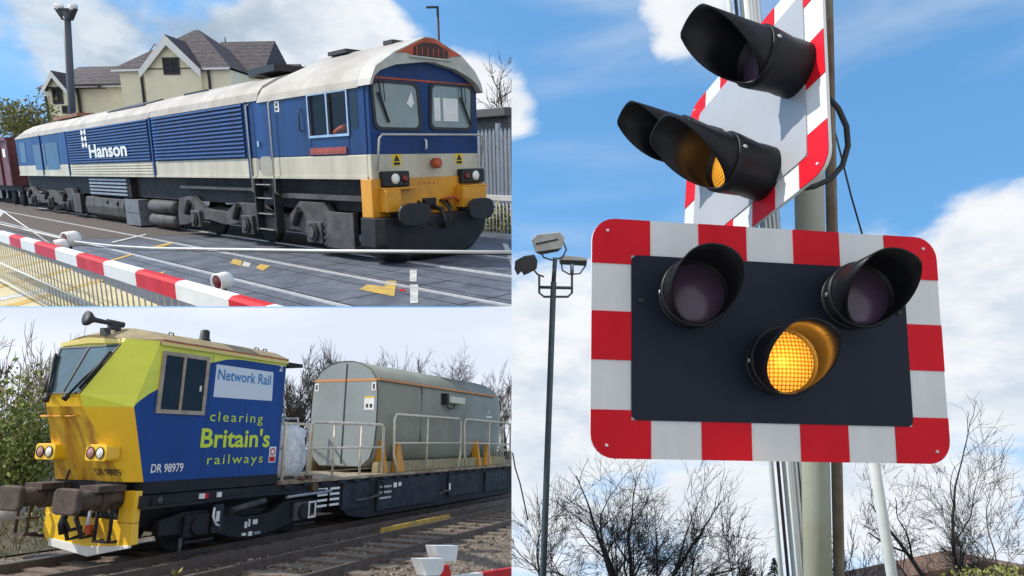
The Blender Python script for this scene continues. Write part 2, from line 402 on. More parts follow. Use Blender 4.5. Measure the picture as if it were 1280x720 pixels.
def loco():
    W_ = 2.69; L_ = 28.94; C = W_/2
    t = thing(T, 'freight_locomotive', 'big blue and cream diesel locomotive with yellow nose and white roof on the crossing', 'locomotive', (-14.5, C, 0))
    m = MB()                                                            # body shell, left open round the cab side window
    x0, x1, z0, z1 = -2.03, -.66, 2.45, 3.22
    for a, b, c, d in ((-L_, x0, 2.05, 3.30), (x1, -.1, 2.05, 3.30), (x0, x1, 2.05, z0), (x0, x1, z1, 3.30)): m.box(a, b, 0, .12, c, d, M_blue)
    m.box(-L_, -3.2, .12, W_, 2.05, 3.30, M_blue); m.box(-3.2, -.1, 2.57, W_, 2.05, 3.30, M_blue)
    m.box(-L_, -.1, -.006, W_+.006, 1.6, 2.05, M_cream)
    body = obj('body', m, t, bevel=.02)
    m = MB(); m.box(-3.2, -.1, .9, 2.57, 2.05, 2.2, M_inner); m.box(-3.2, -.12, 1.8, 2.5, 2.2, 3.3, M_inner); obj('cab_interior', m, t)
    m = MB(); z = 1.64; m.box(-19.9, -11.15, -.006, -.001, 2.07, 3.27, M_gap); m.box(-10.75, -4.95, -.006, -.001, 2.07, 3.27, M_gap)
    for (a, b) in ((-19.9, -11.15), (-10.75, -4.95)):
        z = 2.09
        while z < 3.24:
            m.prism([(a, -.006, z), (a, -.06, z+.006), (a, -.045, z+.05), (a, -.006, z+.062)], (b-a, 0, 0), M_blue2); z += .094
    obj('louvre_panel', m, t)
    m = MB(); z = 1.68
    while z < 2.0: m.prism([(-19.9, -.006, z), (-19.9, -.03, z+.02), (-19.9, -.03, z+.045), (-19.9, -.006, z+.06)], (8.8, 0, 0), M_cream); z += .085
    m.box(-L_, -.1, -.03, -.006, 1.6, 1.655, M_cream); obj('lower_rib', m, t)
    m = MB()
    for x in (-10.95, -4.78, -20.1, -24.2): m.box(x-.05, x+.05, -.045, 0, 1.6, 3.3, M_blue if x > -20 else M_blue2)
    islands('body_pillar', m, t)
    m = MB()                                                            # roof of the long hood, lower than the cab roof
    sec = [(-.03, 3.27), (.02, 3.45), (.14, 3.60), (.50, 3.80), (1.1, 3.98), (C, 4.02), (W_-1.1, 3.98), (W_-.5, 3.80), (W_-.14, 3.6), (W_-.02, 3.45), (W_+.03, 3.27)]
    m.loft([[(x, y, z) for y, z in sec] for x in (-L_+1.4, -20, -10.95)], M_roof, sm=False)
    m.loft([[(x, y, z+.02) for y, z in sec] for x in (-10.9, -4.2)], M_roof, sm=False)
    m.loft([[(-L_, y, 3.27+(z-3.27)*.35) for y, z in sec], [(-L_+1.4, y, z-.005) for y, z in sec]], M_roof)
    obj('roof', m, t)
    m = MB(); csec = [(-.04, 3.24), (.0, 3.38), (.11, 3.59), (.54, 3.87), (1.25, 4.2), (1.47, 4.2), (2.15, 3.94), (2.58, 3.62), (2.70, 3.38), (2.73, 3.24)]
    m.loft([[(-4.2, y, 3.24+(z-3.24)*.86) for y, z in csec], [(-3.4, y, z) for y, z in csec], [(-.25, y, z) for y, z in csec]], M_roof)
    obj('cab_roof', m, t)
    m = MB()                                                            # visor over the windscreens
    outer = [(-.04, 3.26), (.0, 3.38), (.11, 3.59), (.54, 3.87), (1.25, 4.2), (1.47, 4.2), (2.15, 3.94), (2.50, 3.67), (2.66, 3.45), (2.72, 3.26)]
    under = [(.02, 3.27), (.06, 3.40), (.2, 3.52), (.55, 3.645), (1.25, 3.75), (1.47, 3.75), (2.0, 3.66), (2.36, 3.53), (2.55, 3.42), (2.66, 3.28)]
    rings = []
    for x in (-.25, .16):
        rings.append([(x, y, z) for y, z in outer]+[(x, y, z) for y, z in under[::-1]])
    m.loft(rings, M_visor, caps=False)
    for i in range(9):
        o0, o1, a0, a1 = outer[i], outer[i+1], under[i], under[i+1]
        m.poly([(.16, *o0), (.16, *o1), (.16, *a1), (.16, *a0)], M_visor)
    visor = obj('visor', m, t)
    m = MB()                                                            # orange cap, then its dark grille
    m.prism([(.163, y, z) for y, z in ((.56, 3.855), (1.25, 4.18), (1.47, 4.18), (2.13, 3.925), (1.9, 3.90), (1.72, 3.83), (1.0, 3.83), (.8, 3.875))], (.012, 0, 0), M_oran)
    obj('orange_cap', m, visor)
    m = MB(); m.prism([(.178, y, z) for y, z in ((.95, 3.84), (.97, 4.0), (1.2, 4.09), (1.5, 4.09), (1.78, 3.98), (1.76, 3.84))], (.02, 0, 0), mat('grille_dark', (.05, .022, .02), .6))
    for k in range(6): m.box(.198, .206, 1.0+k*.13, 1.02+k*.13, 3.85, 4.0, M_oran)
    m.box(.17, .21, .86, 1.86, 3.80, 3.83, M_visor); obj('grille', m, visor)
    # front wall
    m = MB(); m.prism([(-.1, y, z) for y, z in ((.02, 2.05), (W_-.02, 2.05), (W_-.02, 3.3), (2.55, 3.44), (2.3, 3.57), (2.0, 3.67), (1.47, 3.76), (1.25, 3.76), (.55, 3.655), (.2, 3.53), (.06, 3.41), (.02, 3.3))], (.1, 0, 0), M_blue); m.box(-.1, .006, .0, W_, 1.6, 2.05, M_cream)
    m.box(0, .012, .08, W_-.08, 3.395, 3.43, M_oran); obj('cab_front', m, t, bevel=.015)
    for y0, y1, za, zb, inn in ((.13, 1.13, 2.53, 3.33, 1), (1.46, 2.50, 2.55, 3.36, 0)):
        m = MB(); sl_ = .06
        def ring(d, x): return [(x, y+(sl_*(z-2.95)*(-1 if inn else 1)), z) for y, z in rrect(y0-d, y1+d, za-d, zb+d, .11)]
        m.loft([ring(.045, .0), ring(.045, .03), ring(-.01, .03), ring(-.01, .01)], M_dark, caps=False)
        fr = obj('windscreen_frame', m, t)
        m = MB(); m.poly(ring(0, .014), M_wgl); obj('glass', m, fr)
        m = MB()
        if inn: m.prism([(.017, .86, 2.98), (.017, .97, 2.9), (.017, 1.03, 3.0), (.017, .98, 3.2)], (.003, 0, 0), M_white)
        else: m.box(.017, .02, 1.52, 1.68, 2.68, 3.12, M_white); m.box(.017, .02, 1.75, 2.14, 2.68, 3.12, M_white)  # white panels paint in the bright sky seen through the cab
        islands('paper_and_painted_sky', m, fr)
        m = MB(); ya, yb = (.22, .42) if inn else (2.2, 2.45)
        m.tube([(.06, ya, 3.36), (.07, ya+.02, 3.1), (.05, yb if inn else yb, 2.62)], .014, M_blk); m.tube([(.05, ya-.02, 3.15), (.05, yb-.0, 2.62)], .02, M_blk); m.tube([(.06, ya+.1, 3.36), (.06, ya+.12, 3.0)], .008, M_blk)
        obj('wiper', m, t)
    m = MB(); m.tube([(.05, .1, 1.75), (.16, .1, 2.33), (.17, .16, 2.4), (.17, 2.6, 2.42), (.16, 2.68, 2.36), (.05, 2.7, 1.8)], .02, M_visor, 8); m.tube([(.03, 1.25, 2.14), (.07, 1.25, 2.16), (.07, 1.25, 2.3), (.03, 1.25, 2.32)], .02, M_white)
    islands('front_handrail', m, t)
    m = MB(); m.box(-.3, .05, -.05, W_+.05, .9, 1.6, M_yel); m.box(.05, .3, .1, .42, 1.0, 1.4, M_yel); m.box(.05, .3, 1.95, 2.6, .98, 1.38, M_yel)
    m.box(.05, .22, .1, .85, 1.4, 1.44, M_yel); m.box(.05, .3, 2.0, 2.65, 1.38, 1.42, M_yel); obj('buffer_beam', m, t, bevel=.012)
    m = MB()
    for k in range(4): m.cyl((.05, 1.05+k*.12, 1.49), (.056, 1.05+k*.12, 1.49), .022, M_oran, n=10)
    m.box(.05, .058, 1.1, 1.45, 1.0, 1.2, M_blk); islands('coupling_pocket', m, t)
    for y0, y1 in ((.15, .75), (2.06, 2.70)):
        m = MB(); m.box(.0, .16, y0, y1, 1.45, 1.74, M_blk); h = obj('headlight', m, t, bevel=.03)
        yc = y0+.26 if y0 < 1 else y0+.38
        m = MB(); m.lathe((.158, yc, 1.6), (1, 0, 0), [(0, .0), (.01, .1), (.012, .085), (.03, .07), (.035, 0)], M_lens_w, 16); obj('lens', m, h)
        m = MB(); yr = y1-.12 if y0 < 1 else y0+.14
        m.lathe((.158, yr, 1.6), (1, 0, 0), [(0, .0), (.01, .08), (.03, .05), (.035, 0)], M_lens_r2, 14); obj('tail_lens', m, h)
    m = MB(); m.lathe((.05, 1.45, 1.87), (1, 0, 0), [(0, .0), (.0, .10), (.12, .10), (.14, .06), (.15, 0)], M_oran, 14); obj('warning_lamp', m, t)
    for y in (.57, 2.13):
        m = MB(); m.box(.008, .012, y-.1, y+.1, 1.83, 2.05, M_stick_y); m.prism([(.013, y-.07, 1.92), (.013, y+.07, 1.92), (.013, y, 2.04)], (.003, 0, 0), M_blk)
        m.box(.013, .016, y-.07, y+.07, 1.85, 1.90, M_blk); obj('warning_label', m, t)
    m = MB()
    prof = [(-.06, .9), (-.09, .36), (.1, .16), (.4, .03), (.75, .02), (2.0, .02), (2.3, .14), (2.6, .42), (2.7, .9)]
    m.loft([[(-.35, y, z) for y, z in prof], [(.12, y, z) for y, z in prof], [(.3, C+(y-C)*.93, .12+z*.86) for y, z in prof]], M_plow); obj('snow_plough', m, t, bevel=.02)
    for y in (.5, 2.19):
        m = MB(); m.lathe((.05, y, .95), (1, 0, 0), [(0, .17), (.02, .17), (.02, .13), (.3, .12), (.3, .09), (.5, .09)], M_blk, 18)
        bf = obj('buffer', m, t)
        m = MB(); n = 24
        ring = lambda x, k: [(x, y+math.copysign(abs(math.cos(a))**.6, math.cos(a))*.34*k, .95+math.copysign(abs(math.sin(a))**.7, math.sin(a))*.21*k) for a in [2*math.pi*i/n for i in range(n)]]
        m.loft([ring(.5, .9), ring(.53, 1), ring(.58, 1), ring(.6, .93)], M_blk); obj('buffer_head', m, bf)
    m = MB()
    for y, dy in ((1.0, .12), (1.15, -.1), (1.55, .15), (1.7, -.12)): m.tube([(.06, y, 1.15), (.25, y+dy*.3, 1.0), (.3, y+dy, .7), (.2, y+dy*1.3, .5)], .03, M_blk)
    m.tube([(.06, 1.35, 1.02), (.35, 1.35, .98), (.42, 1.35, .8), (.36, 1.35, .62)], .05, M_blk); m.tube([(.08, 1.6, 1.15), (.2, 1.8, 1.2), (.15, 1.95, 1.1)], .03, M_oran)
    obj('coupling', m, t)
    # side fittings
    m = MB(); fw = .045
    for a, b, c, d in ((-2.03-fw, -.66+fw, 3.22, 3.22+fw), (-2.03-fw, -.66+fw, 2.45-fw, 2.45), (-2.03-fw, -2.03, 2.45, 3.22), (-.66, -.66+fw, 2.45, 3.22), (-1.37, -1.32, 2.45, 3.22)): m.box(a, b, -.03, .02, c, d, M_steel)
    fr = obj('side_window', m, t)
    m = MB(); m.poly([(-2.03, .03, 2.45), (-.66, .03, 2.45), (-.66, .03, 3.22), (-2.03, .03, 3.22)], M_pane); obj('glass', m, fr)
    m = MB(); m.prism([(x, -.004, z) for x, z in rrect(-.56, -.32, 2.52, 3.2, .08)], (0, .003, 0), M_dgl); obj('quarter_light', m, t)
    m = MB(); m.prism([(x, -.025, z) for x, z in rrect(-2.07, -.75, 2.08, 2.21, .03)], (0, .018, 0), M_plate); m.box(-1.95, -.87, -.03, -.025, 2.13, 2.15, M_oran); obj('nameplate', m, t)
    m = MB(); m.box(-4.42, -3.66, -.006, -.001, 1.78, 3.26, M_blue2); m.prism([(x, -.014, z) for x, z in rrect(-4.3, -3.75, 1.66, 2.08, .12)], (0, .007, 0), mat('door_recess', (.36, .34, .29), .6)); m.box(-4.3, -4.22, -.05, -.006, 2.3, 2.42, M_steel); obj('cab_door', m, t)
    m = MB()
    for x in (-4.62, -3.55): m.tube([(x, -.01, 3.25), (x, -.09, 3.2), (x, -.09, 2.0), (x, -.09, 1.3), (x, -.01, 1.25)], .016, M_visor, 7)
    m.tube([(-2.35, -.01, 2.55), (-2.35, -.06, 2.58), (-2.35, -.06, 2.95), (-2.35, -.01, 2.98)], .015, M_blk)
    islands('door_handrail', m, t)
    m = MB()
    for z in (.45, .8, 1.15, 1.45): m.box(-4.5, -3.65, -.1, .1, z, z+.03, M_under); m.box(-4.4, -3.75, -.105, -.1, z+.008, z+.022, M_visor)
    m.box(-4.55, -4.5, -.1, .1, .4, 1.6, M_under); m.box(-3.65, -3.6, -.1, .1, .4, 1.6, M_under); obj('step_ladder', m, t)
    m = MB(); m.box(-3.45, -3.25, -.006, -.002, 3.0, 3.22, M_white); m.box(-3.4, -3.3, -.009, -.006, 3.12, 3.18, M_dark); m.box(-3.4, -3.3, -.009, -.006, 3.03, 3.09, M_dark); islands('notice', m, t)
    obj('lettering', text_mb('Hanson', M_white, (-17.1, -.062, 2.24), (1, 0, 0), (0, 0, 1), 4.0, .46, bold=.03), t)
    m = MB()
    for j, z in enumerate((2.62, 2.84, 3.06)):
        for x in (-17.85, -17.45): m.box(x, x+.22, -.066, -.062, z, z+.17, M_white)
        m.box(-17.63, -17.45, -.066, -.062, z+.06, z+.1, M_white)
    islands('emblem', m, t)
    m = MB(); m.prism([(x, -.012, z) for x, z in rrect(-25.6, -23.6, 1.86, 2.93, .05)], (0, .01, 0), M_dgl); m.prism([(x, -.012, z) for x, z in rrect(-23.5, -21.5, 1.86, 2.93, .05)], (0, .01, 0), M_dgl); islands('intake_grille', m, t)
    m = MB(); m.prism([(x, -.012, z) for x, z in rrect(-28.2, -27.1, 2.2, 3.1, .05)], (0, .01, 0), M_dgl); obj('rear_side_window', m, t)
    m = MB()                                                            # roof fittings
    m.box(-5.6, -4.3, .5, 2.1, 3.98, 4.12, M_blk); m.box(-6.4, -5.9, .9, 1.7, 4.03, 4.16, M_dark); m.box(-3.0, -2.3, 1.1, 1.6, 4.19, 4.27, M_dark)
    m.prism([(-12.5, .38, 3.75), (-12.5, 1.0, 3.955), (-12.5, 1.0, 3.99), (-12.5, .38, 3.785)], (-3.6, 0, 0), M_dark); m.box(-9.9, -8.4, .62, .72, 3.86, 3.91, M_dark)
    m.box(-24.5, -21, .7, 2.0, 3.93, 4.06, mat('rusty_hatch', (.27, .12, .08), .85, var=.4, vs=3)); m.box(-1.1, -.8, 1.2, 1.5, 4.19, 4.27, M_dark)
    islands('roof_hatch', m, t)
    # underneath
    m = MB(); m.box(-L_, -.3, .3, W_-.3, .95, 1.6, M_under); m.box(-4, -.35, .06, .3, 1.18, 1.28, M_bog); m.box(-9.5, -4.7, .1, .3, 1.3, 1.38, M_bog); obj('underframe', m, t)
    m = MB()
    for k in range(5): m.box(-18, -13.9, .04, .1, .98+k*.12, 1.04+k*.12, M_grey)
    m.box(-18.2, -13.7, .1, .3, .93, 1.6, M_under); obj('radiator_grille', m, t)
    m = MB(); m.prism([(-18.9, y, z) for y, z in ((.1, .25), (.05, .55), (.1, .86), (W_-.1, .86), (W_-.05, .5), (W_-.4, .05), (.4, .05))], (4.4, 0, 0), M_bog); m.cyl((-16.2, .02, .72), (-16.2, .1, .72), .06, M_blk); m.cyl((-15.1, .02, .7), (-15.1, .1, .7), .08, M_blk); obj('fuel_tank', m, t, bevel=.03)
    m = MB(); m.box(-14.3, -12.95, .04, .8, .05, .88, mat('battery_grey', (.17, .19, .22), .6, var=.3)); m.box(-14.25, -13, .03, .04, .45, .47, M_dark); obj('battery_box', m, t, bevel=.02)
    for z in (.28, .7):
        m = MB(); m.lathe((-12.5, .32, z), (1, 0, 0), [(0, 0), (.02, .12), (.12, .2), (2.0, .2), (2.1, .12), (2.12, 0)], M_bog, 18); obj('air_tank', m, t)
    for xc in (-5.3, -24.0):
        m = MB(); P = [(-4.6, .62), (-4.4, 1.02), (-3.5, 1.1), (-2.7, .78), (-1.3, .74), (-.7, 1.0), (.6, 1.0), (1.3, .72), (1.9, .74), (2.5, 1.12), (3.5, 1.12), (3.8, .85), (4.5, .95), (4.5, .3), (3.7, .2), (3.1, .42), (2.2, .5), (1.2, .42), (.6, .5), (-.6, .5), (-1.4, .42), (-2.4, .5), (-3.2, .48), (-4.0, .3), (-4.6, .25)]
        m.prism([(xc+x*.98, .08, z) for x, z in P], (0, .16, 0), M_bog)
        m.prism([(xc+x*.98, W_-.24, z) for x, z in P], (0, .16, 0), M_bog)
        m.box(xc-3.6, xc+3.6, .4, W_-.4, .4, .8, M_under); m.box(xc+3.5, xc+4.55, .03, .08, .22, .95, M_bog)
        for k in range(5): m.box(xc+3.45, xc+3.55, .02, .04, .25+k*.13, .31+k*.13, M_dark)
        for a in (-3.0, 0.05, 3.0):
            m.cyl((xc+a-.75, .04, .62), (xc+a-.5, .04, .95), .09, M_under, n=10)
        bg_ = obj('bogie', m, t, bevel=.02)
        for a in (-3.1, 0.0, 3.1):
            m = MB(); m.box(xc+a-.3, xc+a+.3, .0, .09, .28, .72, M_bog); m.cyl((xc+a, -.05, .5), (xc+a, 0.0, .5), .2, M_under); m.cyl((xc+a, -.08, .5), (xc+a, -.05, .5), .12, M_bog); obj('axle_box', m, bg_, bevel=.03)
            m = MB()
            for y in (.57, 1.99): m.lathe((xc+a, y, .53), (0, 1, 0), [(0, .1), (0, .44), (.03, .55), (.10, .54), (.13, .53), (.13, .1)], M_under, 28)
            m.cyl((xc+a, .6, .53), (xc+a, 2.1, .53), .08, M_under); obj('wheelset', m, bg_)
    # crew member behind the side window
    d = thing(T, 'person', 'person in orange jacket sitting behind the side window of the blue locomotive cab', 'person', (-1.3, .55, 2.1))
    m = MB()
    rg = [(2.1, .2, .16), (2.3, .21, .17), (2.5, .24, .17), (2.64, .2, .14), (2.70, .09, .09), (2.76, .065, .07), (2.82, .085, .09), (2.92, .095, .11), (3.0, .085, .1), (3.05, .04, .05)]
    m.loft([[(-1.3+math.cos(a)*rx+.03, .55+math.sin(a)*ry, z) for a in [2*math.pi*k/14 for k in range(14)]] for z, rx, ry in rg[:4]], M_orj, sm=True)
    m.loft([[(-1.27+math.cos(a)*rx, .55+math.sin(a)*ry, z) for a in [2*math.pi*k/14 for k in range(14)]] for z, rx, ry in rg[3:]], M_skin, sm=True)
    m.tube([(-1.5, .5, 2.6), (-1.62, .4, 2.52), (-1.6, .3, 2.5), (-1.3, .22, 2.56), (-1.05, .2, 2.6)], .075, M_orj, 8, r1=.05); m.blob((-.98, .2, 2.61), (.06, .03, .04), M_skin, 6)
    obj('body', m, d)
loco()

def wagon():
    t = thing(T, 'freight_wagon', 'dull red open freight wagon coupled behind the blue locomotive', 'wagon', (-38, 1.345, 0))
    m = MB(); m.box(-48, -30.6, .0, 2.69, 1.1, 3.35, M_redwag)
    for k in range(9): m.box(-47.9+k*2.15, -47.7+k*2.15, -.1, 0, 1.1, 3.35, M_redwag)
    m.box(-48, -30.6, -.12, 2.8, 3.3, 3.45, M_redwag); obj('body', m, t)
    m = MB(); m.box(-48, -30.6, .3, 2.4, .8, 1.1, M_under); m.cyl((-30.6, .5, .95), (-29.9, .5, .95), .14, M_blk); m.cyl((-30.6, 2.2, .95), (-29.9, 2.2, .95), .14, M_blk); obj('underframe', m, t)
    for x in (-32.4, -34.4, -44, -46):
        m = MB()
        for y in (.57, 1.99): m.lathe((x, y, .5), (0, 1, 0), [(0, .1), (0, .5), (.13, .5), (.13, .1)], M_under, 20)
        obj('wheelset', m, t)
    m = MB(); m.box(-31.6, -31.0, -.11, -.1, 2.5, 2.9, M_white); islands('data_panel', m, t)
wagon()

def tground():
    G = lambda x, y, z=0.: T.at(x, y, 'Z', z)
    a = G(640, 383); b = G(-40, 383)
    # the slab of ground: front edge and right edge are the edges of the panel
    m = MB(); far = [(-140, 40, 0), (-40, 150, 0)]
    P = [b, a, G(640, 215), (-60, 160, 0), (-150, 60, 0), G(-90, 236), G(-60, 300)]
    Q = [Vector(p)+Vector((0, 0, -.02)) for p in P]; Q[0] = b+Vector((-.5, .5, -.4)); Q[1] = a+Vector((-.3, .5, -.4))
    m.loft([Q, P], M_asph); struct(T, 'ground', m)
    # ballast beyond and left of the crossing
    m = MB(); m.poly([(-130, -2.9, .004), (-11, -2.9, .004), (-7.2, 3.9, .004), (-130, 3.9, .004)], M_ball); struct(T, 'ballast', m)
    # crossing deck
    m = MB(); m.poly([(-8.6, -3.0, .008), (6, -3.0, .008), (6, 3.4, .008), (-7, 3.4, .008)], M_deck); struct(T, 'crossing_deck', m)
    m = MB()
    for y in (-2.72, -1.36, -.75, -.25, .25, .98, 1.7, 2.45): m.poly([(-8.2, y, .012), (6, y, .012), (6, y+.022, .012), (-8.2, y+.022, .012)], M_seam)
    for k in range(9):
        x = -7+k*1.55
        for y0, y1 in ((-2.9, -2.72), (-2.3, -1.5), (-1.3, -.05), (.8, 1.8)): m.poly([(x, y0, .012), (x+.02, y0, .012), (x+.02, y1, .012), (x, y1, .012)], M_seam)
    struct(T, 'deck_joints', m)
    m = MB(); m.poly([G(x, y, .0105) for x, y in ((-36, 297), (0, 306), (75, 332), (150, 362), (215, 388), (-36, 388))], M_path); struct(T, 'footway', m)
    m = MB()
    for k in range(4):
        x = -8.4+k*1.9; m.poly([(x, -3.9, .0135), (x+.28, -3.9, .0135), (x+3.6, -7.4, .0135), (x+3.3, -7.4, .0135)], M_ymark)
    m.poly([G(x, y, .0145) for x, y in ((0, 371), (60, 360), (125, 384), (110, 384), (55, 364), (0, 376))], M_wmark)
    struct(T, 'footway_markings', m)
    # rails
    for y in (.63, 2.065, -2.42, -1.0):
        m = MB(); m.box(-110, 8, y-.034, y+.034, -.05, .03 if y < 0 else .035, M_rail); m.box(-8, 8, y+.036, y+.12, -.02, .0135, M_blk); m.box(-110, -8.3, y-.07, y+.07, -.06, .01, M_rust)
        struct(T, 'rail', m)
    m = MB()
    def mk(px, mt, z=.016): m.poly([G(x, y, z) for x, y in px], mt)
    z4 = lambda l: [(a/3.6+320, b/3.6+190) for a, b in l]; z3 = lambda l: [(a/3.6, b/3.6+190) for a, b in l]
    mk(z4([(465, 618), (500, 596), (580, 606), (580, 580), (632, 580), (622, 650)]), M_ymark)
    mk(z3([(1035, 500), (1050, 480), (1090, 490), (1085, 512)]), M_ymark); mk(z3([(1090, 512), (1097, 492), (1130, 500), (1120, 518)]), M_wmark)
    mk(z4([(0, 520), (20, 503), (65, 512), (30, 535)]), M_ymark); mk(z3([(680, 428), (770, 404), (778, 412), (700, 434)]), M_ymark)
    mk(z3([(500, 404), (655, 368), (660, 372), (512, 408)]), M_wmark); mk(z3([(495, 485), (590, 458), (594, 464), (505, 490)]), M_ymark)
    mk(z4([(692, 530), (724, 530), (722, 582), (692, 582)]), M_wmark); mk(z4([(694, 596), (730, 596), (730, 680), (694, 680)]), M_wmark); mk(z4([(642, 617), (675, 620), (672, 626), (648, 624)]), M_red)
    mk(z3([(700, 548), (740, 536), (745, 542), (712, 552)]), M_ymark)
    struct(T, 'road_markings', m)
    # pale pavement beyond the loco on the right, kerb line
    m = MB(); m.poly([(.2, 3.6, .0), (3.5, 3.6, .0), (-14, 22, .0), (-17, 22, .0)], M_pave); m.v = [p+Vector((0, 0, .005)) for p in m.v]; struct(T, 'pavement', m)
    m = MB(); m.poly([(x, y, .012) for x, y, z in (G(628, 305), G(634, 305), G(650, 336), G(640, 336))], M_wmark); struct(T, 'edge_line', m)
tground()

def barrier():
    yb = -5.2; P0 = T.at(0, 294, 'Y', yb); P1 = T.at(318, 388, 'Y', yb); d = (P1-P0)
    P0 = P0-d*.35; P1 = P1+d*.12; d = P1-P0; L = d.length; dn = d.normalized(); up = Vector((0, 0, 1)); h = .075
    t = thing(T, 'crossing_barrier', 'red and white striped barrier arm with hanging skirt and lamps before the blue locomotive', 'barrier', P0+Vector((0, 0, -.9)))
    # stripes measured along the arm
    cuts = [T.on(x, y, P0, (0, 1, 0)) for x, y in ((-95, 265), (-45, 280), (2, 297), (18, 300), (33, 308), (50, 310), (77, 322), (104, 330), (138, 338), (179, 352), (229, 362), (296, 378), (340, 390))]
    ss = sorted(max(0, min(L, (c-P0).dot(dn))) for c in cuts); ss = [0]+[s for s in ss if 0 < s < L]+[L]
    wd = Vector((0, .06, 0)); cols = [M_white, M_red]; m = MB()
    for i in range(len(ss)-1):
        a = P0+dn*ss[i]; b = P0+dn*ss[i+1]
        sec = lambda p: [p-up*h-wd, p-up*h+wd, p+up*h*.7+wd, p+up*h+wd*.5, p+up*h-wd*.5, p+up*h*.7-wd]
        m.loft([sec(a), sec(b)], cols[(i+1) % 2], caps=(i in (0, len(ss)-2)))
    obj('barrier_arm', m, t)
    rr = MB(); s_ = .25; n = 0
    lowz = .12
    while s_ < L and n < 95:
        p = P0+dn*s_; m = MB(); b = Vector((p.x, p.y, lowz))
        pc = (p-T.cam); 
        m.tube([p-up*h, b], .008, M_rl0, 5, caps=False)
        if all((q-T.cuts[0][0]).dot(T.cuts[0][1]) < 0 for q in (p-up*h,)): obj('skirt_rod', m, t)
        s_ += .17; n += 1
    m = MB()
    for z in (lowz, .42): m.tube([Vector((P0.x, yb, z)), Vector((P1.x, yb, z))], .014, M_white, 6)
    obj('skirt_rail', m, t)
    for x, y, r, fl in ((82, 300, 16, 0), (272, 353, 18, 0), (70, 308, 13, 1)):
        c = T.at(x, y, 'Y', yb+(.18 if not fl else .05)); m = MB(); k = (c-T.cam).length
        ax = (T.cam-c).normalized(); ax = Vector((.25, -.95, -.05)).normalized() if not fl else Vector((-.1, -.98, -.1)).normalized()
        rad = r/F*.62*((T.R @ (c-T.cam)).z)
        m.lathe(c, ax, [(-rad*1.6, 0), (-rad*1.6, rad*.8), (-rad*1.2, rad), (rad*.15, rad), (rad*.15, rad*.82), (-rad*.1, rad*.8)], M_white, 20)
        lp = obj('warning_lamp', m, t)
        m = MB(); m.lathe(c, ax, [(-rad*.05, rad*.8), (rad*.05, rad*.7), (rad*.12, rad*.35), (rad*.14, 0)], M_lens_r2, 18, caps=False); obj('lens', m, lp)
        m = MB(); m.box(c.x-.05, c.x+.05, c.y-.04, c.y+.05, c.z-rad-.08, c.z-rad*.8, M_blk); obj('bracket', m, lp)
    m = MB(); W1 = [T.at(x, y, 'Y', yb+.25) for x, y in ((-20, 275), (0, 280), (95, 302), (140, 307), (190, 310), (420, 313.5), (660, 315.5))]
    m.tube(W1, .009, M_white, 6); W2 = [T.at(x, y, 'Y', yb+.28) for x, y in ((-20, 281), (0, 285), (95, 306), (140, 310.5), (190, 312.8), (420, 316), (660, 318))]
    m.tube(W2, .005, M_blk, 5); W3 = [T.at(x, y, 'Y', yb+.1) for x, y in ((-10, 258), (4, 264), (62, 304))]
    m.tube(W3, .009, M_white, 6); m.poly([T.at(x, y, 'Y', yb+.05) for x, y in ((-2, 262), (5, 266), (-2, 273))], M_white)
    islands('stay_wire', m, t)
barrier()

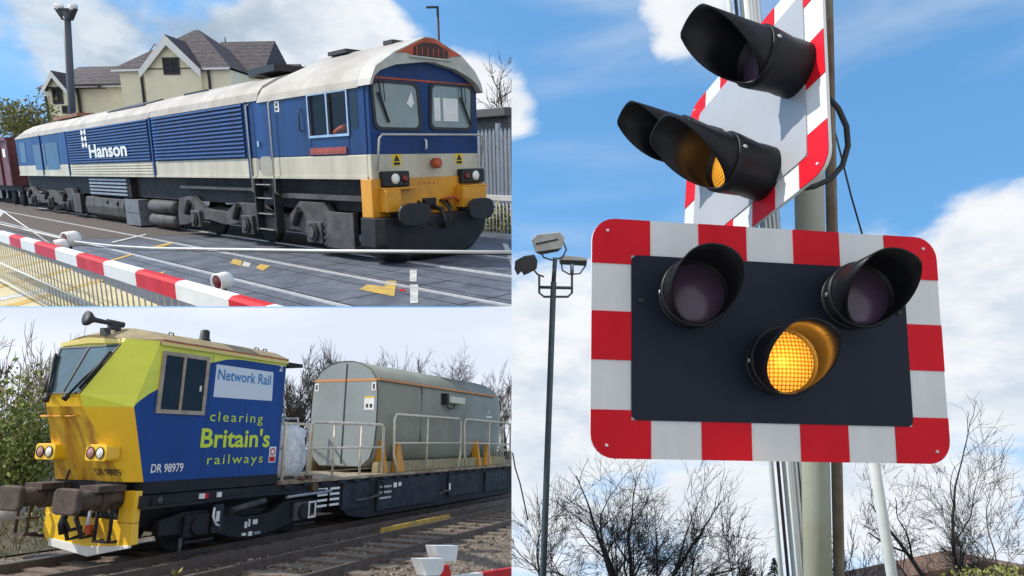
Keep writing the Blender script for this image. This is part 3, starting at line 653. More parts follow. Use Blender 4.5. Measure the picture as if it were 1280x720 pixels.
def house():
    n = -(T.R.transposed() @ Vector((0, 0, 1))); n.z = 0; n.normalize(); ex = Vector((-n.y, n.x, 0)); 
    if ex.dot(T.R.transposed() @ Vector((1, 0, 0))) < 0: ex = -ex
    P0 = T.z(160, 150, 56.); P0.z = 0; aw = -n
    t = thing(T, 'cream_house', 'cream rendered house with dark tiled hipped roofs and gables behind the blue locomotive', 'house', P0)
    def c(x, y, off=0.):                                                 # facade coordinates -> (along, height)
        q = T.on(x, y, P0, n); return (q-P0).dot(ex), q.z
    def pt(a, h, dep): return P0+ex*a+aw*dep+Vector((0, 0, h))
    def bx(m, a0, a1, h0, h1, d0, d1, mt):
        m.hexa([pt(a0, h0, d0), pt(a1, h0, d0), pt(a1, h0, d1), pt(a0, h0, d1), pt(a0, h1, d0), pt(a1, h1, d0), pt(a1, h1, d1), pt(a0, h1, d1)], mt)
    X = lambda x: c(x, 100)[0]; H = lambda y, x=180: c(x, y)[1]
    m = MB()
    bx(m, X(54), X(90), 0, H(108), 0, 8, M_render); bx(m, X(90), X(164), 0, H(106), .6, 9, M_render); bx(m, X(164), X(299), 0, H(93), -1.6, 9, M_render); bx(m, X(262), X(317), 0, H(84), 3, 11, M_render)
    bx(m, X(317), X(342), 0, H(92), 5, 11, M_render)
    m.prism([pt(X(196), H(93), -1.9), pt(X(264), H(93), -1.9), pt(X(229), H(54), -1.9)], aw*1.0, M_render); bx(m, X(196), X(264), 0, H(93), -1.9, -1.6, M_render)
    m.prism([pt(X(60), H(108), -.3), pt(X(85), H(108), -.3), pt(X(72), H(92), -.3)], aw*.8, M_render)
    obj('wall', m, t)
    m = MB(); e = .35
    def hip(a0, a1, he, hr, r0, r1, d0, d1, dr=None):                    # eaves rectangle, ridge from r0 to r1
        dr = (d0+d1)/2 if dr is None else dr
        A, B_, C_, D_ = pt(a0, he, d0), pt(a1, he, d0), pt(a1, he, d1), pt(a0, he, d1); U, V = pt(r0, hr, dr), pt(r1, hr, dr)
        for q in ([A, B_, V, U], [B_, C_, V], [C_, D_, U, V], [D_, A, U]): m.poly(q, M_tile)
        m.poly([D_, C_, B_, A], M_dark)
    hip(X(48), X(125), H(109), H(73), X(64), X(130), -.6, 8.6)
    hip(X(88), X(215), H(105), H(56), X(152), X(205), -.1, 9.6)
    hip(X(155), X(302), H(91), H(31), X(232), X(238), -2.0, 10, 2.6)
    hip(X(230), X(318), H(88), H(38), X(244), X(317.5), 2.4, 11.6, 6)
    hip(X(314), X(344), H(95), H(66), X(316), X(341), 4.6, 11.6)
    # gable roofs over the projecting fronts
    for ax, ay, lx, rx, ey, d0, d1 in ((229, 50, 193, 267, 92, -2.3, 2.6), (72, 87, 57, 88, 110, -.7, 2.5)):
        P, Q, U = pt(X(lx), H(ey), d0), pt(X(rx), H(ey), d0), pt(X(ax), H(ay), d0); th = Vector((0, 0, -.12))
        for a_, b_ in ((P, U), (U, Q)): m.hexa([a_+th, b_+th, b_+th+aw*(d1-d0), a_+th+aw*(d1-d0), a_, b_, b_+aw*(d1-d0), a_+aw*(d1-d0)], M_tile)
    obj('roof', m, t)
    m = MB()
    for ax, ay, lx, rx, ey, d0 in ((229, 51, 193, 267, 93, -2.36), (72, 88, 57, 88, 111, -.76)):
        w_ = (.75 if ax > 100 else .5)
        for sx in (lx, rx):
            m.prism([pt(X(sx), H(ey), d0), pt(X(ax), H(ay), d0), pt(X(ax), H(ay)-w_, d0), pt(X(sx), H(ey)-w_*.8, d0)], aw*.06, M_white)
    islands('bargeboard', m, t)
    m = MB(); bx(m, X(90), X(162), H(108), H(105.5), -.05, .05, M_white); bx(m, X(157), X(196), H(93), H(90.5), -2.0, -1.9, M_white); bx(m, X(264), X(300), H(93), H(90.5), -2.0, -1.9, M_white); bx(m, X(88), X(160), H(105.5), H(104), -.25, -.1, M_dark); islands('fascia', m, t)
    for x0, x1, y0, y1, dd in ((220, 240, 77, 98, -1.9), (63, 76, 109, 128, 0), (73, 87, 130, 140, 0)):
        m = MB(); a0, a1, h0, h1 = X(x0), X(x1), H(y1), H(y0)
        for q in ((a0, a1, h0, h0+.12), (a0, a1, h1-.12, h1), (a0, a0+.12, h0+.12, h1-.12), (a1-.12, a1, h0+.12, h1-.12), ((a0+a1)/2-.05, (a0+a1)/2+.05, h0+.12, h1-.12)): bx(m, *q, dd-.08, dd-.01, M_dark)
        wn = obj('window', m, t)
        m = MB(); bx(m, a0+.1, a1-.1, h0+.1, h1-.1, dd-.03, dd-.012, M_dgl); obj('pane', m, wn)
    for x, ya, dd in ((92, 107, .5), (191, 92, -1.65), (273, 92, -1.65), (56, 118, -.05)):
        m = MB(); m.tube([pt(X(x), H(ya), dd-.2), pt(X(x), H(ya)-.6, dd-.1), pt(X(x), 1, dd-.1)], .1, M_dark, 6); obj('drainpipe', m, t)
    m = MB(); bx(m, X(142), X(147), H(100), H(84), .45, .5, mat('moss', (.22, .2, .04), .9)); 
    a = MB(); m2 = MB()
    for dx in (-.5, .5): m2.tube([pt(X(168), H(44), 4), pt(X(168)+dx, H(54), 4)], .04, M_dark, 4)
    m2.tube([pt(X(256), H(34), 5), pt(X(256), H(41), 5)], .05, M_dark, 4); islands('aerial', m2, t)
house()

def tl_furniture():
    # mast with two cameras
    y = 5.2; b0 = T.at(83, 150, 'Y', y); top = T.at(83, 14, 'Y', y); r = .0048*(T.R @ (b0-T.cam)).z; base = Vector((b0.x, y, 0))
    t = thing(T, 'camera_mast', 'tall dark camera mast with white cameras on its flared head beside the cream house', 'mast', base)
    m = MB(); m.tube([base, top], r, mat('mast_paint', (.07, .085, .11), .5), 10); obj('pole', m, t)
    ex = T.R.transposed() @ Vector((1, 0, 0)); s_ = (T.R @ (b0-T.cam)).z/F
    m = MB(); m.loft([[top+ex*s_*(dx)+Vector((0, dy, dz*s_)) for dx, dy in ((-w_, -.15), (w_, -.15), (w_, .15), (-w_, .15))] for w_, dz in ((3.5, -10), (8, -2), (11, 3))], M_dark); obj('bracket', m, t)
    for sx in (-8, 8):
        m = MB(); c = top+ex*s_*sx+Vector((0, 0, 5*s_)); m.lathe(c, (ex*(-.5 if sx < 0 else .5)+Vector((0, -1, -.25))), [(-5*s_, 0), (-5*s_, 2.5*s_), (4*s_, 3.2*s_), (4.2*s_, 0)], M_white, 12); obj('camera_head', m, t)
    y = 13; b0 = T.at(547, 52, 'Y', y); top = T.at(547, 9, 'Y', y); base = Vector((b0.x, y, 0)); s_ = (T.R @ (b0-T.cam)).z/F
    t = thing(T, 'street_lamp', 'dark slim street lamp rising behind the locomotive cab roof', 'street lamp', base)
    m = MB(); m.tube([base, top], 1.6*s_, M_dark, 8); obj('pole', m, t)
    m = MB(); m.box(-14*s_, 1*s_, -1.5*s_, 1.5*s_, -1*s_, 1.2*s_, M_dark, Matrix.Translation(top)@Matrix.Rotation(math.atan2(ex.y, ex.x), 4, 'Z')); obj('lamp_head', m, t)
    # right-hand side: hut, palisade fence, far barrier, weeds, bare tree
    h0 = T.at(600, 240, 'Y', 9.); 
    t = thing(T, 'relay_hut', 'dark grey flat roofed hut seen beyond the cab behind the palisade fence', 'hut', Vector((h0.x-1, 10.5, 0)))
    zt = T.at(615, 146, 'Y', 9).z; ztp = T.at(615, 135, 'Y', 9).z; xa = T.at(590, 146, 'Y', 9).x; xb = T.at(627, 146, 'Y', 9).x
    xa, xb = min(xa, xb), max(xa, xb)
    m = MB(); m.box(xa-1.5, xb, 9.3, 12, 0, zt, mat('hut_wall', (.12, .12, .13), .8, var=.3)); obj('wall', m, t)
    m = MB(); m.box(xa-1.9, xb+.15, 9, 12.4, zt, ztp, mat('hut_roof', (.10, .10, .105), .8)); obj('roof', m, t, bevel=.03)
    yf = 7.0; fa = T.at(612, 245, 'Y', yf); fb = T.at(660, 245, 'Y', yf)
    m = MB(); t = thing(T, 'palisade_fence', 'pale blue grey steel palisade fence at the right of the locomotive', 'fence', Vector((fa.x, yf, 0)))
    zt = T.at(630, 160, 'Y', yf).z; x = min(fa.x, fb.x)-3; xe = max(fa.x, fb.x)+1
    while x < xe:
        m.box(x, x+.09, yf-.02, yf, .1, zt-.1, M_grey); m.prism([(x, yf-.02, zt-.1), (x+.09, yf-.02, zt-.1), (x+.045, yf-.02, zt)], (0, .02, 0), M_grey); x += .16
    obj('pales', m, t)
    m = MB(); m.box(fa.x-5, xe, yf, yf+.05, .6, .68, M_grey); m.box(fa.x-5, xe, yf, yf+.05, zt-.6, zt-.5, M_grey)
    obj('rail', m, t)
    for k in range(3): m = MB(); xx = xe-.6-k*1.6; m.box(xx-.06, xx+.06, yf, yf+.1, 0, zt+.15, M_grey); obj('post', m, t)
    y2 = 4.6; a = T.at(596, 246, 'Y', y2); b = T.at(660, 249, 'Y', y2)
    t = thing(T, 'crossing_barrier', 'white far barrier arm with one red lamp beyond the blue locomotive nose', 'barrier', Vector((a.x, y2, 0)))
    m = MB(); sec = lambda p: [p+Vector((0, q, h_)) for q, h_ in ((-.05, -.06), (.05, -.06), (.05, .06), (-.05, .06))]
    m.loft([sec(a), sec(b)], M_white); obj('barrier_arm', m, t)
    n = 14
    for k in range(n):
        p = a.lerp(b, (k+.5)/n); m = MB(); m.tube([p, Vector((p.x, p.y, .12))], .012, M_white, 5)
        if (p-T.cuts[1][0]).dot(T.cuts[1][1]) < 0: obj('skirt_rod', m, t)
    c = T.at(600, 242, 'Y', y2); m = MB(); m.lathe(c, (.3, -1, 0), [(-.12, 0), (-.12, .1), (.05, .11), (.07, .08), (.1, 0)], M_red, 14); obj('warning_lamp', m, t)
    rnd = random.Random(4); m = MB()
    for k in range(9): leaf_mass(m, T.at(606+k*4.5, 285-rnd.uniform(0, 12), 'Y', 5.6), (.35, .3, .45), 160, .07, M_lf, rnd)
    stuff(T, 'weeds', m, 'yellow green weeds along the foot of the far fence', 'weeds')
    tree(T, 'bare_tree', 'small bare tree above the hut at the right edge of the upper railway view', T.at(628, 215, 'Y', 22)*1, 7.5, 7, M_bark, levels=5, twig=.02, trunk=.26)
    m = MB(); rnd = random.Random(9)
    for k in range(6): leaf_mass(m, T.z(4+k*9, 158-rnd.uniform(0, 10), 50), (1.6, 1.6, 1.8), 420, .16, M_lf, rnd)
    single(T, 'bush', m, 'yellow green budding bushes at the far left beyond the train', 'bush', T.z(20, 160, 50))
    tree(T, 'bare_tree', 'bare twiggy shrub tree among the yellow green bushes left of the cream house', T.at(30, 190, 'Y', 9), 5.5, 17, M_bark, levels=5, twig=.03, trunk=.22, stems=3)
tl_furniture()
# ==================================================================  B  the track maintenance train
M_myel = mat('unit_yellow', (.92, .60, .02), .4, col2=(.86, .50, .02), vs=1.2, streak=(1, 1, .35), coat=.2)
M_mdirt = mat('yellow_rain_streaks', (.92, .62, .04), .5, col2=(.46, .21, .03), vs=3.2, streak=(1, 1.5, .12))
M_lime = mat('lime_paint', (.74, .77, .06), .4, var=.08, vs=2, coat=.2)
M_mblue = mat('unit_blue', (.009, .06, .29), .42, col2=(.010, .05, .21), vs=1.3, streak=(1, 1, .2), spec=.3)
M_tanroof = mat('dusty_roof', (.42, .34, .18), .8, col2=(.29, .23, .14), vs=2.5, bump=.1)
M_cream2 = mat('cream_strip', (.74, .62, .20), .5)
M_uglass = mat('tinted_windscreen', (.06, .085, .10), .07, spec=.55, var=.3, vs=1.2)
M_frm = mat('aluminium_frame', (.40, .33, .25), .5, var=.3, vs=6)
M_txt_y = mat('lime_lettering', (.62, .75, .04), .5)
M_txt_b = mat('blue_lettering', (.015, .20, .50), .5)
M_sign = mat('sign_white', (.66, .72, .80), .45)
M_sol = mat('solebar_paint', (.013, .015, .022), .6, col2=(.03, .029, .032), vs=3, spec=.2)
M_tank = mat('tank_paint', (.30, .32, .285), .45, col2=(.22, .235, .20), vs=.7, bump=.03, bs=3)
M_tankend = mat('tank_end_paint', (.29, .33, .345), .45, col2=(.23, .26, .265), vs=.8)
M_tline = mat('orange_line', (.62, .26, .08), .5)
M_deckw = mat('wagon_deck', (.42, .36, .27), .85, col2=(.2, .14, .09), vs=3)
M_rl = mat('handrail_cream', (.74, .71, .62), .45, col2=(.58, .50, .38), vs=5)
M_bufr = mat('rusty_buffer', (.11, .075, .058), .8, col2=(.045, .034, .03), vs=5)
M_bag = mat('bulk_bag', (.78, .79, .81), .7, var=.25, vs=6, bump=.3, bs=8)
M_ball2 = mat('brown_ballast', (.30, .235, .18), .95, col2=(.13, .10, .078), vs=7, bump=.9, bs=14)
M_brown = mat('brown_rail', (.10, .075, .062), .6, var=.3, vs=6)
M_lens_p = mat('pink_lens', (.45, .22, .20), .2, spec=.8)
M_rail2 = mat('worn_rail', (.40, .39, .38), .35, metal=.5, var=.3)
M_stone = mat('ballast_stone', (.30, .25, .205), .9, var=.5, vs=30)
M_tieside = mat('weathered_sleeper', (.19, .15, .12), .9, var=.4, vs=5, streak=(1, 6, 1))

def unit():
    W_ = 2.37; C = W_/2
    t = thing(B, 'maintenance_unit', 'yellow and blue rail cleaning unit with slanted windscreen and a long railed wagon deck', 'rail vehicle', (6, C, 0))
    Y0 = .1; Y1 = W_-.1
    S_ = lambda x, y: (lambda p: (p.x, p.z))(B.at(x, y, 'Y', Y0))
    def side(m, pts, mt, off=0.):
        m.poly([(x, Y0-off, z) for x, z in pts], mt)
    # nose rings (outline of the front in plan at several heights): near side start, near front corner, far front corner, far side start
    FX = {1.28: -.12, 2.0: -.48, 2.5: -.74, 2.70: -.80, 3.55: -.44, 3.66: -.38}
    SX = {1.28: .06, 2.0: -.15, 2.5: -.30, 2.70: -.24, 3.55: .03, 3.66: .05}
    FY = {1.28: .34, 2.0: .58, 2.5: .74, 2.70: .76, 3.55: .42, 3.66: .42}
    zs = [1.28, 2.0, 2.5, 2.70, 3.55, 3.66]
    m = MB()
    for a, b in zip(zs, zs[1:]):
        mt = M_mdirt if b <= 2.5 else (M_lime if b > 2.7 else M_myel)
        # front face with centre recess below the windscreen
        if b <= 2.5:
            for (ya, yb, dx) in ((0, .34, 0), (.36, .64, .05), (.66, 1, 0)):
                P = lambda z, f: (FX[z]+dx, FY[z]+(W_-2*FY[z])*f+0, z)
                m.poly([P(a, ya), P(a, yb), P(b, yb), P(b, ya)], mt)
            for f0, f1 in ((.34, .36), (.64, .66)):
                dd0, dd1 = (0, .05) if f0 < .5 else (.05, 0)
                m.poly([(FX[a]+dd0, FY[a]+(W_-2*FY[a])*f0, a), (FX[a]+dd1, FY[a]+(W_-2*FY[a])*f1, a), (FX[b]+dd1, FY[b]+(W_-2*FY[b])*f1, b), (FX[b]+dd0, FY[b]+(W_-2*FY[b])*f0, b)], mt)
        else:
            m.poly([(FX[a], FY[a], a), (FX[a], W_-FY[a], a), (FX[b], W_-FY[b], b), (FX[b], FY[b], b)], mt)
        mt = M_myel if b <= 2.5 else M_lime
        m.poly([(SX[a], Y0, a), (FX[a], FY[a], a), (FX[b], FY[b], b), (SX[b], Y0, b)], mt)
        m.poly([(SX[a], Y1, a), (FX[a], W_-FY[a], a), (FX[b], W_-FY[b], b), (SX[b], Y1, b)], mt)
    cabo = obj('cab_front', m, t)
    # side: blue with a lime sweep over it
    curve = [S_(*p) for p in ((168, 507), (172, 503), (182, 495), (192, 489), (200, 485))]
    curve2 = [S_(*p) for p in ((261, 454), (272, 452), (285, 449), (300, 447.5), (322, 447), (350, 451))]
    allc = curve+[S_(230, 468)]+curve2
    RX = 3.30; ztop = 3.6
    m = MB()
    # built as vertical strips so both colours share the edge exactly
    def curve_z(x):
        for (xa, za), (xb, zb) in zip(allc, allc[1:]):
            if xa <= x <= xb: return za+(zb-za)*(x-xa)/(xb-xa)
        return allc[-1][1] if x > allc[-1][0] else allc[0][1]
    def sx(z):
        for a, b in zip(zs, zs[1:]):
            if a <= z <= b: return SX[a]+(SX[b]-SX[a])*(z-a)/(b-a)
        return SX[3.66]
    xs = [sx(1.28), -.30, -.2, -.1, 0, .06, .2, .5, .8, 1.1, 1.2, 1.4, 1.6, 1.9, 2.2, 2.6, 3.0, RX]
    xs = sorted(set(xs))
    z_lo = 1.28
    xc0 = allc[0][0]
    # lower blue: left edge follows the nose
    nl = [(sx(z), z) for z in (1.28, 1.6, 2.0, 2.3, 2.5)]
    blue = nl+[(x, min(curve_z(x), ztop-.06)) for x in [xc0+.001, -.2, -.05, .1, .2, .5, .8, 1.1, 1.25, 1.4, 1.6, 1.9, 2.2, 2.6, 3.0, RX]]+[(RX, 1.28)]
    lime = [(sx(2.5), 2.5)]+[(x, min(curve_z(x), ztop-.06)) for x in [xc0+.001, -.2, -.05, .1, .2, .5, .8, 1.1, 1.25, 1.4, 1.6, 1.9, 2.2, 2.6, 3.0, RX]]+[(RX, ztop), (sx(3.55)+.0, ztop), (sx(3.55), 3.55), (sx(2.7), 2.7)]
    side(m, blue, M_mblue); side(m, lime, M_lime)
    m.poly([(x, Y1, z) for x, z in nl]+[(sx(3.55), Y1, 3.55), (sx(3.55), Y1, ztop), (RX, Y1, ztop), (RX, Y1, 1.28)], M_mblue)
    m.poly([(RX, Y0, 1.1), (RX, Y1, 1.1), (RX, Y1, ztop), (RX, Y0, ztop)], M_mblue)
    m.norec = True
    obj('body', m, t)
    m = MB(); m.box(.05, RX, Y0-.02, Y1+.02, 1.08, 1.28, M_sol); m.box(-.1, .05, .4, W_-.4, 1.1, 1.28, M_sol); obj('body_skirt', m, t)
    m = MB(); prof = lambda x, z0, k: [(x, Y0-.05, z0), (x, Y0-.03, z0+.1*k), (x, .42, z0+.24*k), (x, .85, z0+.33*k), (x, C, z0+.35*k), (x, W_-.85, z0+.33*k), (x, W_-.42, z0+.24*k), (x, Y1+.03, z0+.1*k), (x, Y1+.05, z0)]
    m.loft([[(x+(.0 if 0 else 0), y, z) for x, y, z in prof(.1, 3.6, 1)], prof(RX+.02, 3.6, 1)], M_tanroof)
    # front lip, tapering to the windscreen top
    f0 = [(-.4, .46, 3.6), (-.42, .5, 3.64), (-.42, .7, 3.70), (-.44, .95, 3.74), (-.44, C, 3.75), (-.44, W_-.95, 3.74), (-.42, W_-.7, 3.70), (-.42, W_-.5, 3.64), (-.4, W_-.46, 3.6)]
    m.loft([f0, prof(.1, 3.6, 1)], M_tanroof)
    obj('roof', m, t)
    m = MB(); m.box(.06, RX, Y0-.056, Y0-.051, 3.59, 3.655, M_cream2); m.box(.06, RX, Y0-.058, Y0-.051, 3.655, 3.68, M_oran)
    m.prism([(-.46, .44, 3.57), (-.47, C, 3.6), (-.46, W_-.44, 3.57), (-.46, W_-.44, 3.64), (-.48, C, 3.7), (-.46, .44, 3.64)], (.02, 0, 0), M_cream2); obj('roof_edge', m, t)
    # windscreen
    A_ = lambda z, f, off: (FX[2.70]+(FX[3.55]-FX[2.70])*(z-2.7)/.85-off*.9, (lambda fy: fy+(W_-2*fy)*f)(.76+(.42-.76)*(z-2.7)/.85), z+off*.35)
    m = MB(); ex_ = [(2.70, .0), (3.55, .0), (3.55, 1.0), (2.70, 1.0)]; inn = [(2.73, .03), (3.52, .03), (3.52, .97), (2.73, .97)]
    r0 = [A_(z, f, .0) for z, f in ex_]; r1 = [A_(z, f, .02) for z, f in ex_]; r2 = [A_(z, f, .02) for z, f in inn]; r3 = [A_(z, f, .004) for z, f in inn]
    m.loft([r0, r1, r2, r3], M_blk, caps=False)
    m.loft([[A_(2.73, .485, o) for o in (.004, .02)]+[A_(2.73, .515, o) for o in (.02, .004)], [A_(3.52, .485, o) for o in (.004, .02)]+[A_(3.52, .515, o) for o in (.02, .004)]], M_blk)
    ws = obj('windscreen', m, t)
    for f0_, f1_ in ((.03, .485), (.515, .97)):
        m = MB(); m.poly([A_(2.73, f0_, .006), A_(3.52, f0_, .006), A_(3.52, f1_, .006), A_(2.73, f1_, .006)], M_uglass); obj('pane', m, ws)
    for f0_, f1_ in ((.06, .03), (.86, .93)):
        m = MB()
        if f0_ < .5: m.tube([A_(2.62, .22, .06), A_(2.95, .1, .07), A_(3.2, .03, .06)], .022, M_blk); m.tube([A_(2.76, .02, .06), A_(3.4, .01, .06)], .03, M_blk); m.tube([A_(2.58, .24, .06), A_(2.66, .2, .06)], .05, M_blk)
        else: m.tube([A_(2.6, .8, .06), A_(2.9, .9, .07), A_(3.2, .97, .06)], .022, M_blk); m.tube([A_(2.72, .93, .06), A_(3.4, .99, .06)], .03, M_blk); m.tube([A_(2.56, .8, .06), A_(2.66, .82, .06)], .05, M_blk)
        obj('wiper', m, t)
    m = MB()
    for f in (.2, .45, .8): 
        y = .72+(W_-1.44)*f; m.tube([(-.66, y, 2.36), (-.74, y, 2.34), (-.74, y+.28, 2.34), (-.66, y+.28, 2.36)], .014, M_yel)
    islands('nose_handle', m, t)
    # headlights: housings on brackets
    for y0 in (.40, W_-.72):
        m = MB(); z0 = 1.62; xb = -.30
        m.prism([(xb-.22, y, z) for y, z in rrect(y0-.08, y0+.42, z0, z0+.27, .06)], (.25, 0, 0), M_myel); hl = obj('headlight', m, t, bevel=.01)
        for dy in (.06, .28):
            m = MB(); m.lathe((xb-.222, y0+dy, z0+.135), (-1, 0, 0), [(0, .095), (.01, .1), (.02, .09)], M_blk, 16, caps=False); m.lathe((xb-.222, y0+dy, z0+.135), (-1, 0, 0), [(.004, .09), (.02, .06), (.026, 0)], M_lens_w if dy < .1 else M_lens_p, 16, caps=False); obj('lens', m, hl)
    # side window
    m = MB(); x0, x1, z0, z1, f = .12, 1.17, 2.42, 3.50, .07
    for a, b, c, d in ((x0, x1, z0, z0+f), (x0, x1, z1-f, z1), (x0, x0+f, z0+f, z1-f), (x1-f, x1, z0+f, z1-f), (.58, .63, z0+f, z1-f)): m.box(a, b, Y0-.035, Y0-.002, c, d, M_frm)
    fr = obj('side_window', m, t)
    m = MB(); m.box(x0+f, .58, Y0-.012, Y0-.004, z0+f, z1-f, M_dgl); m.box(.63, x1-f, Y0-.018, Y0-.004, z0+f, z1-f, M_dgl); obj('pane', m, fr)
    m = MB(); m.box(x1-f-.1, x1-f-.06, Y0-.03, Y0-.018, 2.85, 2.95, M_white); obj('latch', m, fr)
    m = MB(); m.box(1.255, 1.265, Y0-.003, Y0, 1.30, 3.55, mat('seam_blue', (.006, .03, .13), .6)); m.box(2.2, 2.208, Y0-.003, Y0, 1.30, 2.74, MATS['seam_blue'])
    for k in range(14): m.cyl((1.22, Y0-.004, 1.4+k*.075), (1.22, Y0, 1.4+k*.075), .006, MATS['seam_blue'], n=6)
    obj('panel_seam', m, t)
    # signs and writing
    m = MB(); m.poly([(x, Y0-.004, z) for x, z in ((1.36, 2.77), (2.95, 2.78), (2.92, 3.38), (1.36, 3.39))], M_sign); sg = obj('name_panel', m, t)
    tx = lambda s, mt, x0, x1, z0, z1, bold=0., sp=1.: text_mb(s, mt, (x0, Y0-.005, z0), (1, 0, 0), (0, 0, 1), x1-x0, z1-z0, bold, .004, sp)
    obj('lettering', tx('Network Rail', M_txt_b, 1.42, 2.86, 3.10, 3.31, .012), sg)
    obj('lettering', tx('clearing', M_txt_y, 1.33, 2.72, 2.26, 2.50, 0, 1.25), t)
    obj('lettering', tx("Britain's", M_txt_y, 1.17, 2.98, 1.83, 2.20, .022), t)
    obj('lettering', tx('railways', M_txt_y, 1.37, 2.82, 1.47, 1.70, 0, 1.25), t)
    obj('lettering', tx('DR 98979', M_white, .17, .84, 1.42, 1.57, .02), t)
    obj('lettering', tx('2', M_white, 3.08, 3.19, 3.42, 3.56, .02), t)
    m = MB(); m.box(3.0, 3.2, Y0-.005, Y0-.001, 1.52, 1.84, M_white); m.box(3.02, 3.18, Y0-.007, Y0-.005, 1.54, 1.64, M_red); m.lathe((3.1, Y0-.005, 1.74), (0, -1, 0), [(0, .075), (.004, .075), (.004, .05), (0, .05)], M_red, 16, caps=False); obj('warning_sign', m, t)
    # front number, dark on yellow: on the near front facet
    pa = Vector((-.30, .46, 1.42)); exv = (Vector((SX[1.28], Y0, 1.4))-Vector((FX[1.28], FY[1.28], 1.4))); exv.z = 0; exv.normalize()
    fa = Vector((FX[1.28], FY[1.28], 1.28)); fb = Vector((FX[2.0], FY[2.0], 2.0)); ezv = (fb-fa).normalized()
    o = fa+ezv*.12+Vector((-.012, 0, 0)); exf = Vector((0, -1, 0))
    obj('lettering', text_mb('DR 98979', M_dark, o+Vector((-.01, .52, 0)), exf, ezv, .62, .13, .02, .006), t)
    # valance, buffers, hoses
    m = MB(); m.prism([(-.08, y, z) for y, z in ((.02, .30), (.06, .62), (.06, 1.14), (.42, 1.14), (.42, .66), (2.2, .70), (2.22, .4), (2.0, .18), (1.0, .08))], (.12, 0, 0), M_myel)
    m.prism([(-.1, y, z) for y, z in ((.02, .30), (.5, .26), (1.1, .22), (2.0, .30), (2.0, .17), (1.0, .06), (.02, .26))], (.02, 0, 0), M_white); m.box(-.08, .04, .06, .42, .62, .65, M_sol)
    m.box(-.06, .1, 1.95, 2.25, .66, 1.2, M_myel); m.box(-.05, .1, .3, 2.2, .7, 1.14, M_under); m.box(-.12, -.09, 1.35, 1.6, .7, 1.1, M_myel); obj('nose_valance', m, t, bevel=.012)
    for y in (.50, 1.86):
        m = MB(); m.box(-.6, -.1, y-.22, y+.22, 1.14, 1.24, M_bufr); m.cyl((-.86, y, 1.02), (-.05, y, 1.02), .155, M_bufr, n=18); m.cyl((-.45, y, 1.02), (-.05, y, 1.02), .19, M_bufr, n=18); bf = obj('buffer', m, t)
        m = MB(); m.prism([(-.98, yy, z) for yy, z in rrect(y-.29, y+.29, .82, 1.22, .10)], (.10, 0, 0), M_bufr); obj('buffer_head', m, bf, bevel=.03)
    m = MB()
    for y, dx, l in ((1.05, -.2, .62), (1.22, -.3, .5), (1.35, -.22, .66), (.95, -.28, .55)): m.tube([(-.1, y, 1.0), (dx-.1, y-.02, .95), (dx-.18, y-.05, .7), (dx-.08, y-.1, 1-l), (dx+.02, y-.25, 1-l+.05)], .035, M_blk)
    m.tube([(-.12, 1.2, .9), (-.4, 1.2, .86), (-.48, 1.2, .6), (-.44, 1.2, .45)], .06, M_blk); m.box(-.35, -.2, .7, .82, .45, .6, M_oran); m.tube([(-.15, .85, .82), (-.3, .8, .8), (-.35, .75, .6)], .03, M_sign)
    m.tube([(-.12, 1.55, 1.6), (-.2, 1.58, 1.45), (-.25, 1.6, 1.2), (-.3, 1.55, 1.1)], .02, M_blk); m.tube([(-.15, .3, .95), (-.3, .28, .95), (-.3, .28, .35), (-.15, .3, .35)], .03, M_sol); m.tube([(-.15, .62, .9), (-.3, .62, .9), (-.3, .62, .35), (-.15, .6, .35)], .03, M_sol); m.box(-.34, -.26, .28, .62, .34, .37, M_sol)
    obj('coupling', m, t)
    m = MB(); m.tube([(.0, 2.2, .9), (-.3, 2.3, .9), (-.3, 2.3, .35), (0, 2.3, .3)], .03, M_bufr); m.tube([(.0, 2.6, .9), (-.3, 2.6, .9), (-.3, 2.6, .35)], .03, M_bufr); m.box(-.35, -.1, 2.3, 2.6, .33, .37, M_bufr); m.box(-.35, -.1, 2.3, 2.6, .6, .64, M_bufr); islands('step', m, t)
    # horns, beacon and roof fittings
    m = MB(); m.lathe((-.72, 1.0, 3.99), (1, -.1, -.06), [(0, .0), (.0, .13), (.05, .12), (.12, .06), (.16, .045), (.62, .03), (.63, 0)], M_dark, 16); m.box(-.3, -.1, .92, 1.02, 3.86, 3.98, M_dark); m.cyl((-.3, 1.05, 4.0), (0, 1.0, 3.98), .05, M_dark); obj('horn', m, t)
    m = MB(); m.prism([(-.5, .9, 3.72), (-.46, .98, 3.86), (-.42, .86, 3.86), (-.44, .82, 3.72)], (.08, 0, 0), M_dark); obj('roof_light', m, t)
    m = MB(); m.lathe((1.75, .9, 3.9), (0, 0, 1), [(0, .0), (0, .12), (.06, .12), (.06, .1), (.22, .09), (.25, .06), (.25, 0)], M_dark, 14); obj('beacon', m, t)
    m = MB()
    for x in (.55, 2.75, 3.0): m.tube([(x, .5, 3.83), (x, .5, 3.9), (x+.1, .5, 3.9), (x+.1, .5, 3.82)], .012, M_dark)
    islands('lifting_eye', m, t)
    m = MB(); m.box(3.32, 4.15, .35, 2.0, 3.60, 3.68, M_under); m.box(3.32, 3.6, .3, 2.05, 3.66, 3.74, M_under); m.box(3.5, 3.55, .4, .45, 3.3, 3.6, M_under); obj('exhaust_deck', m, t)
    # underframe
    XE = 26.
    m = MB(); m.prism([(x, .04, z) for x, z in ((-.02, .86), (-.02, 1.06), (XE, 1.04), (XE, .10), (6.6, .10), (5.85, .2), (5.0, .74), (4.9, .84))], (0, .14, 0), M_sol); m.box(0, XE, .5, W_-.5, .5, 1.0, M_under); m.box(6.8, XE, .18, W_-.1, .12, 1.0, M_under)
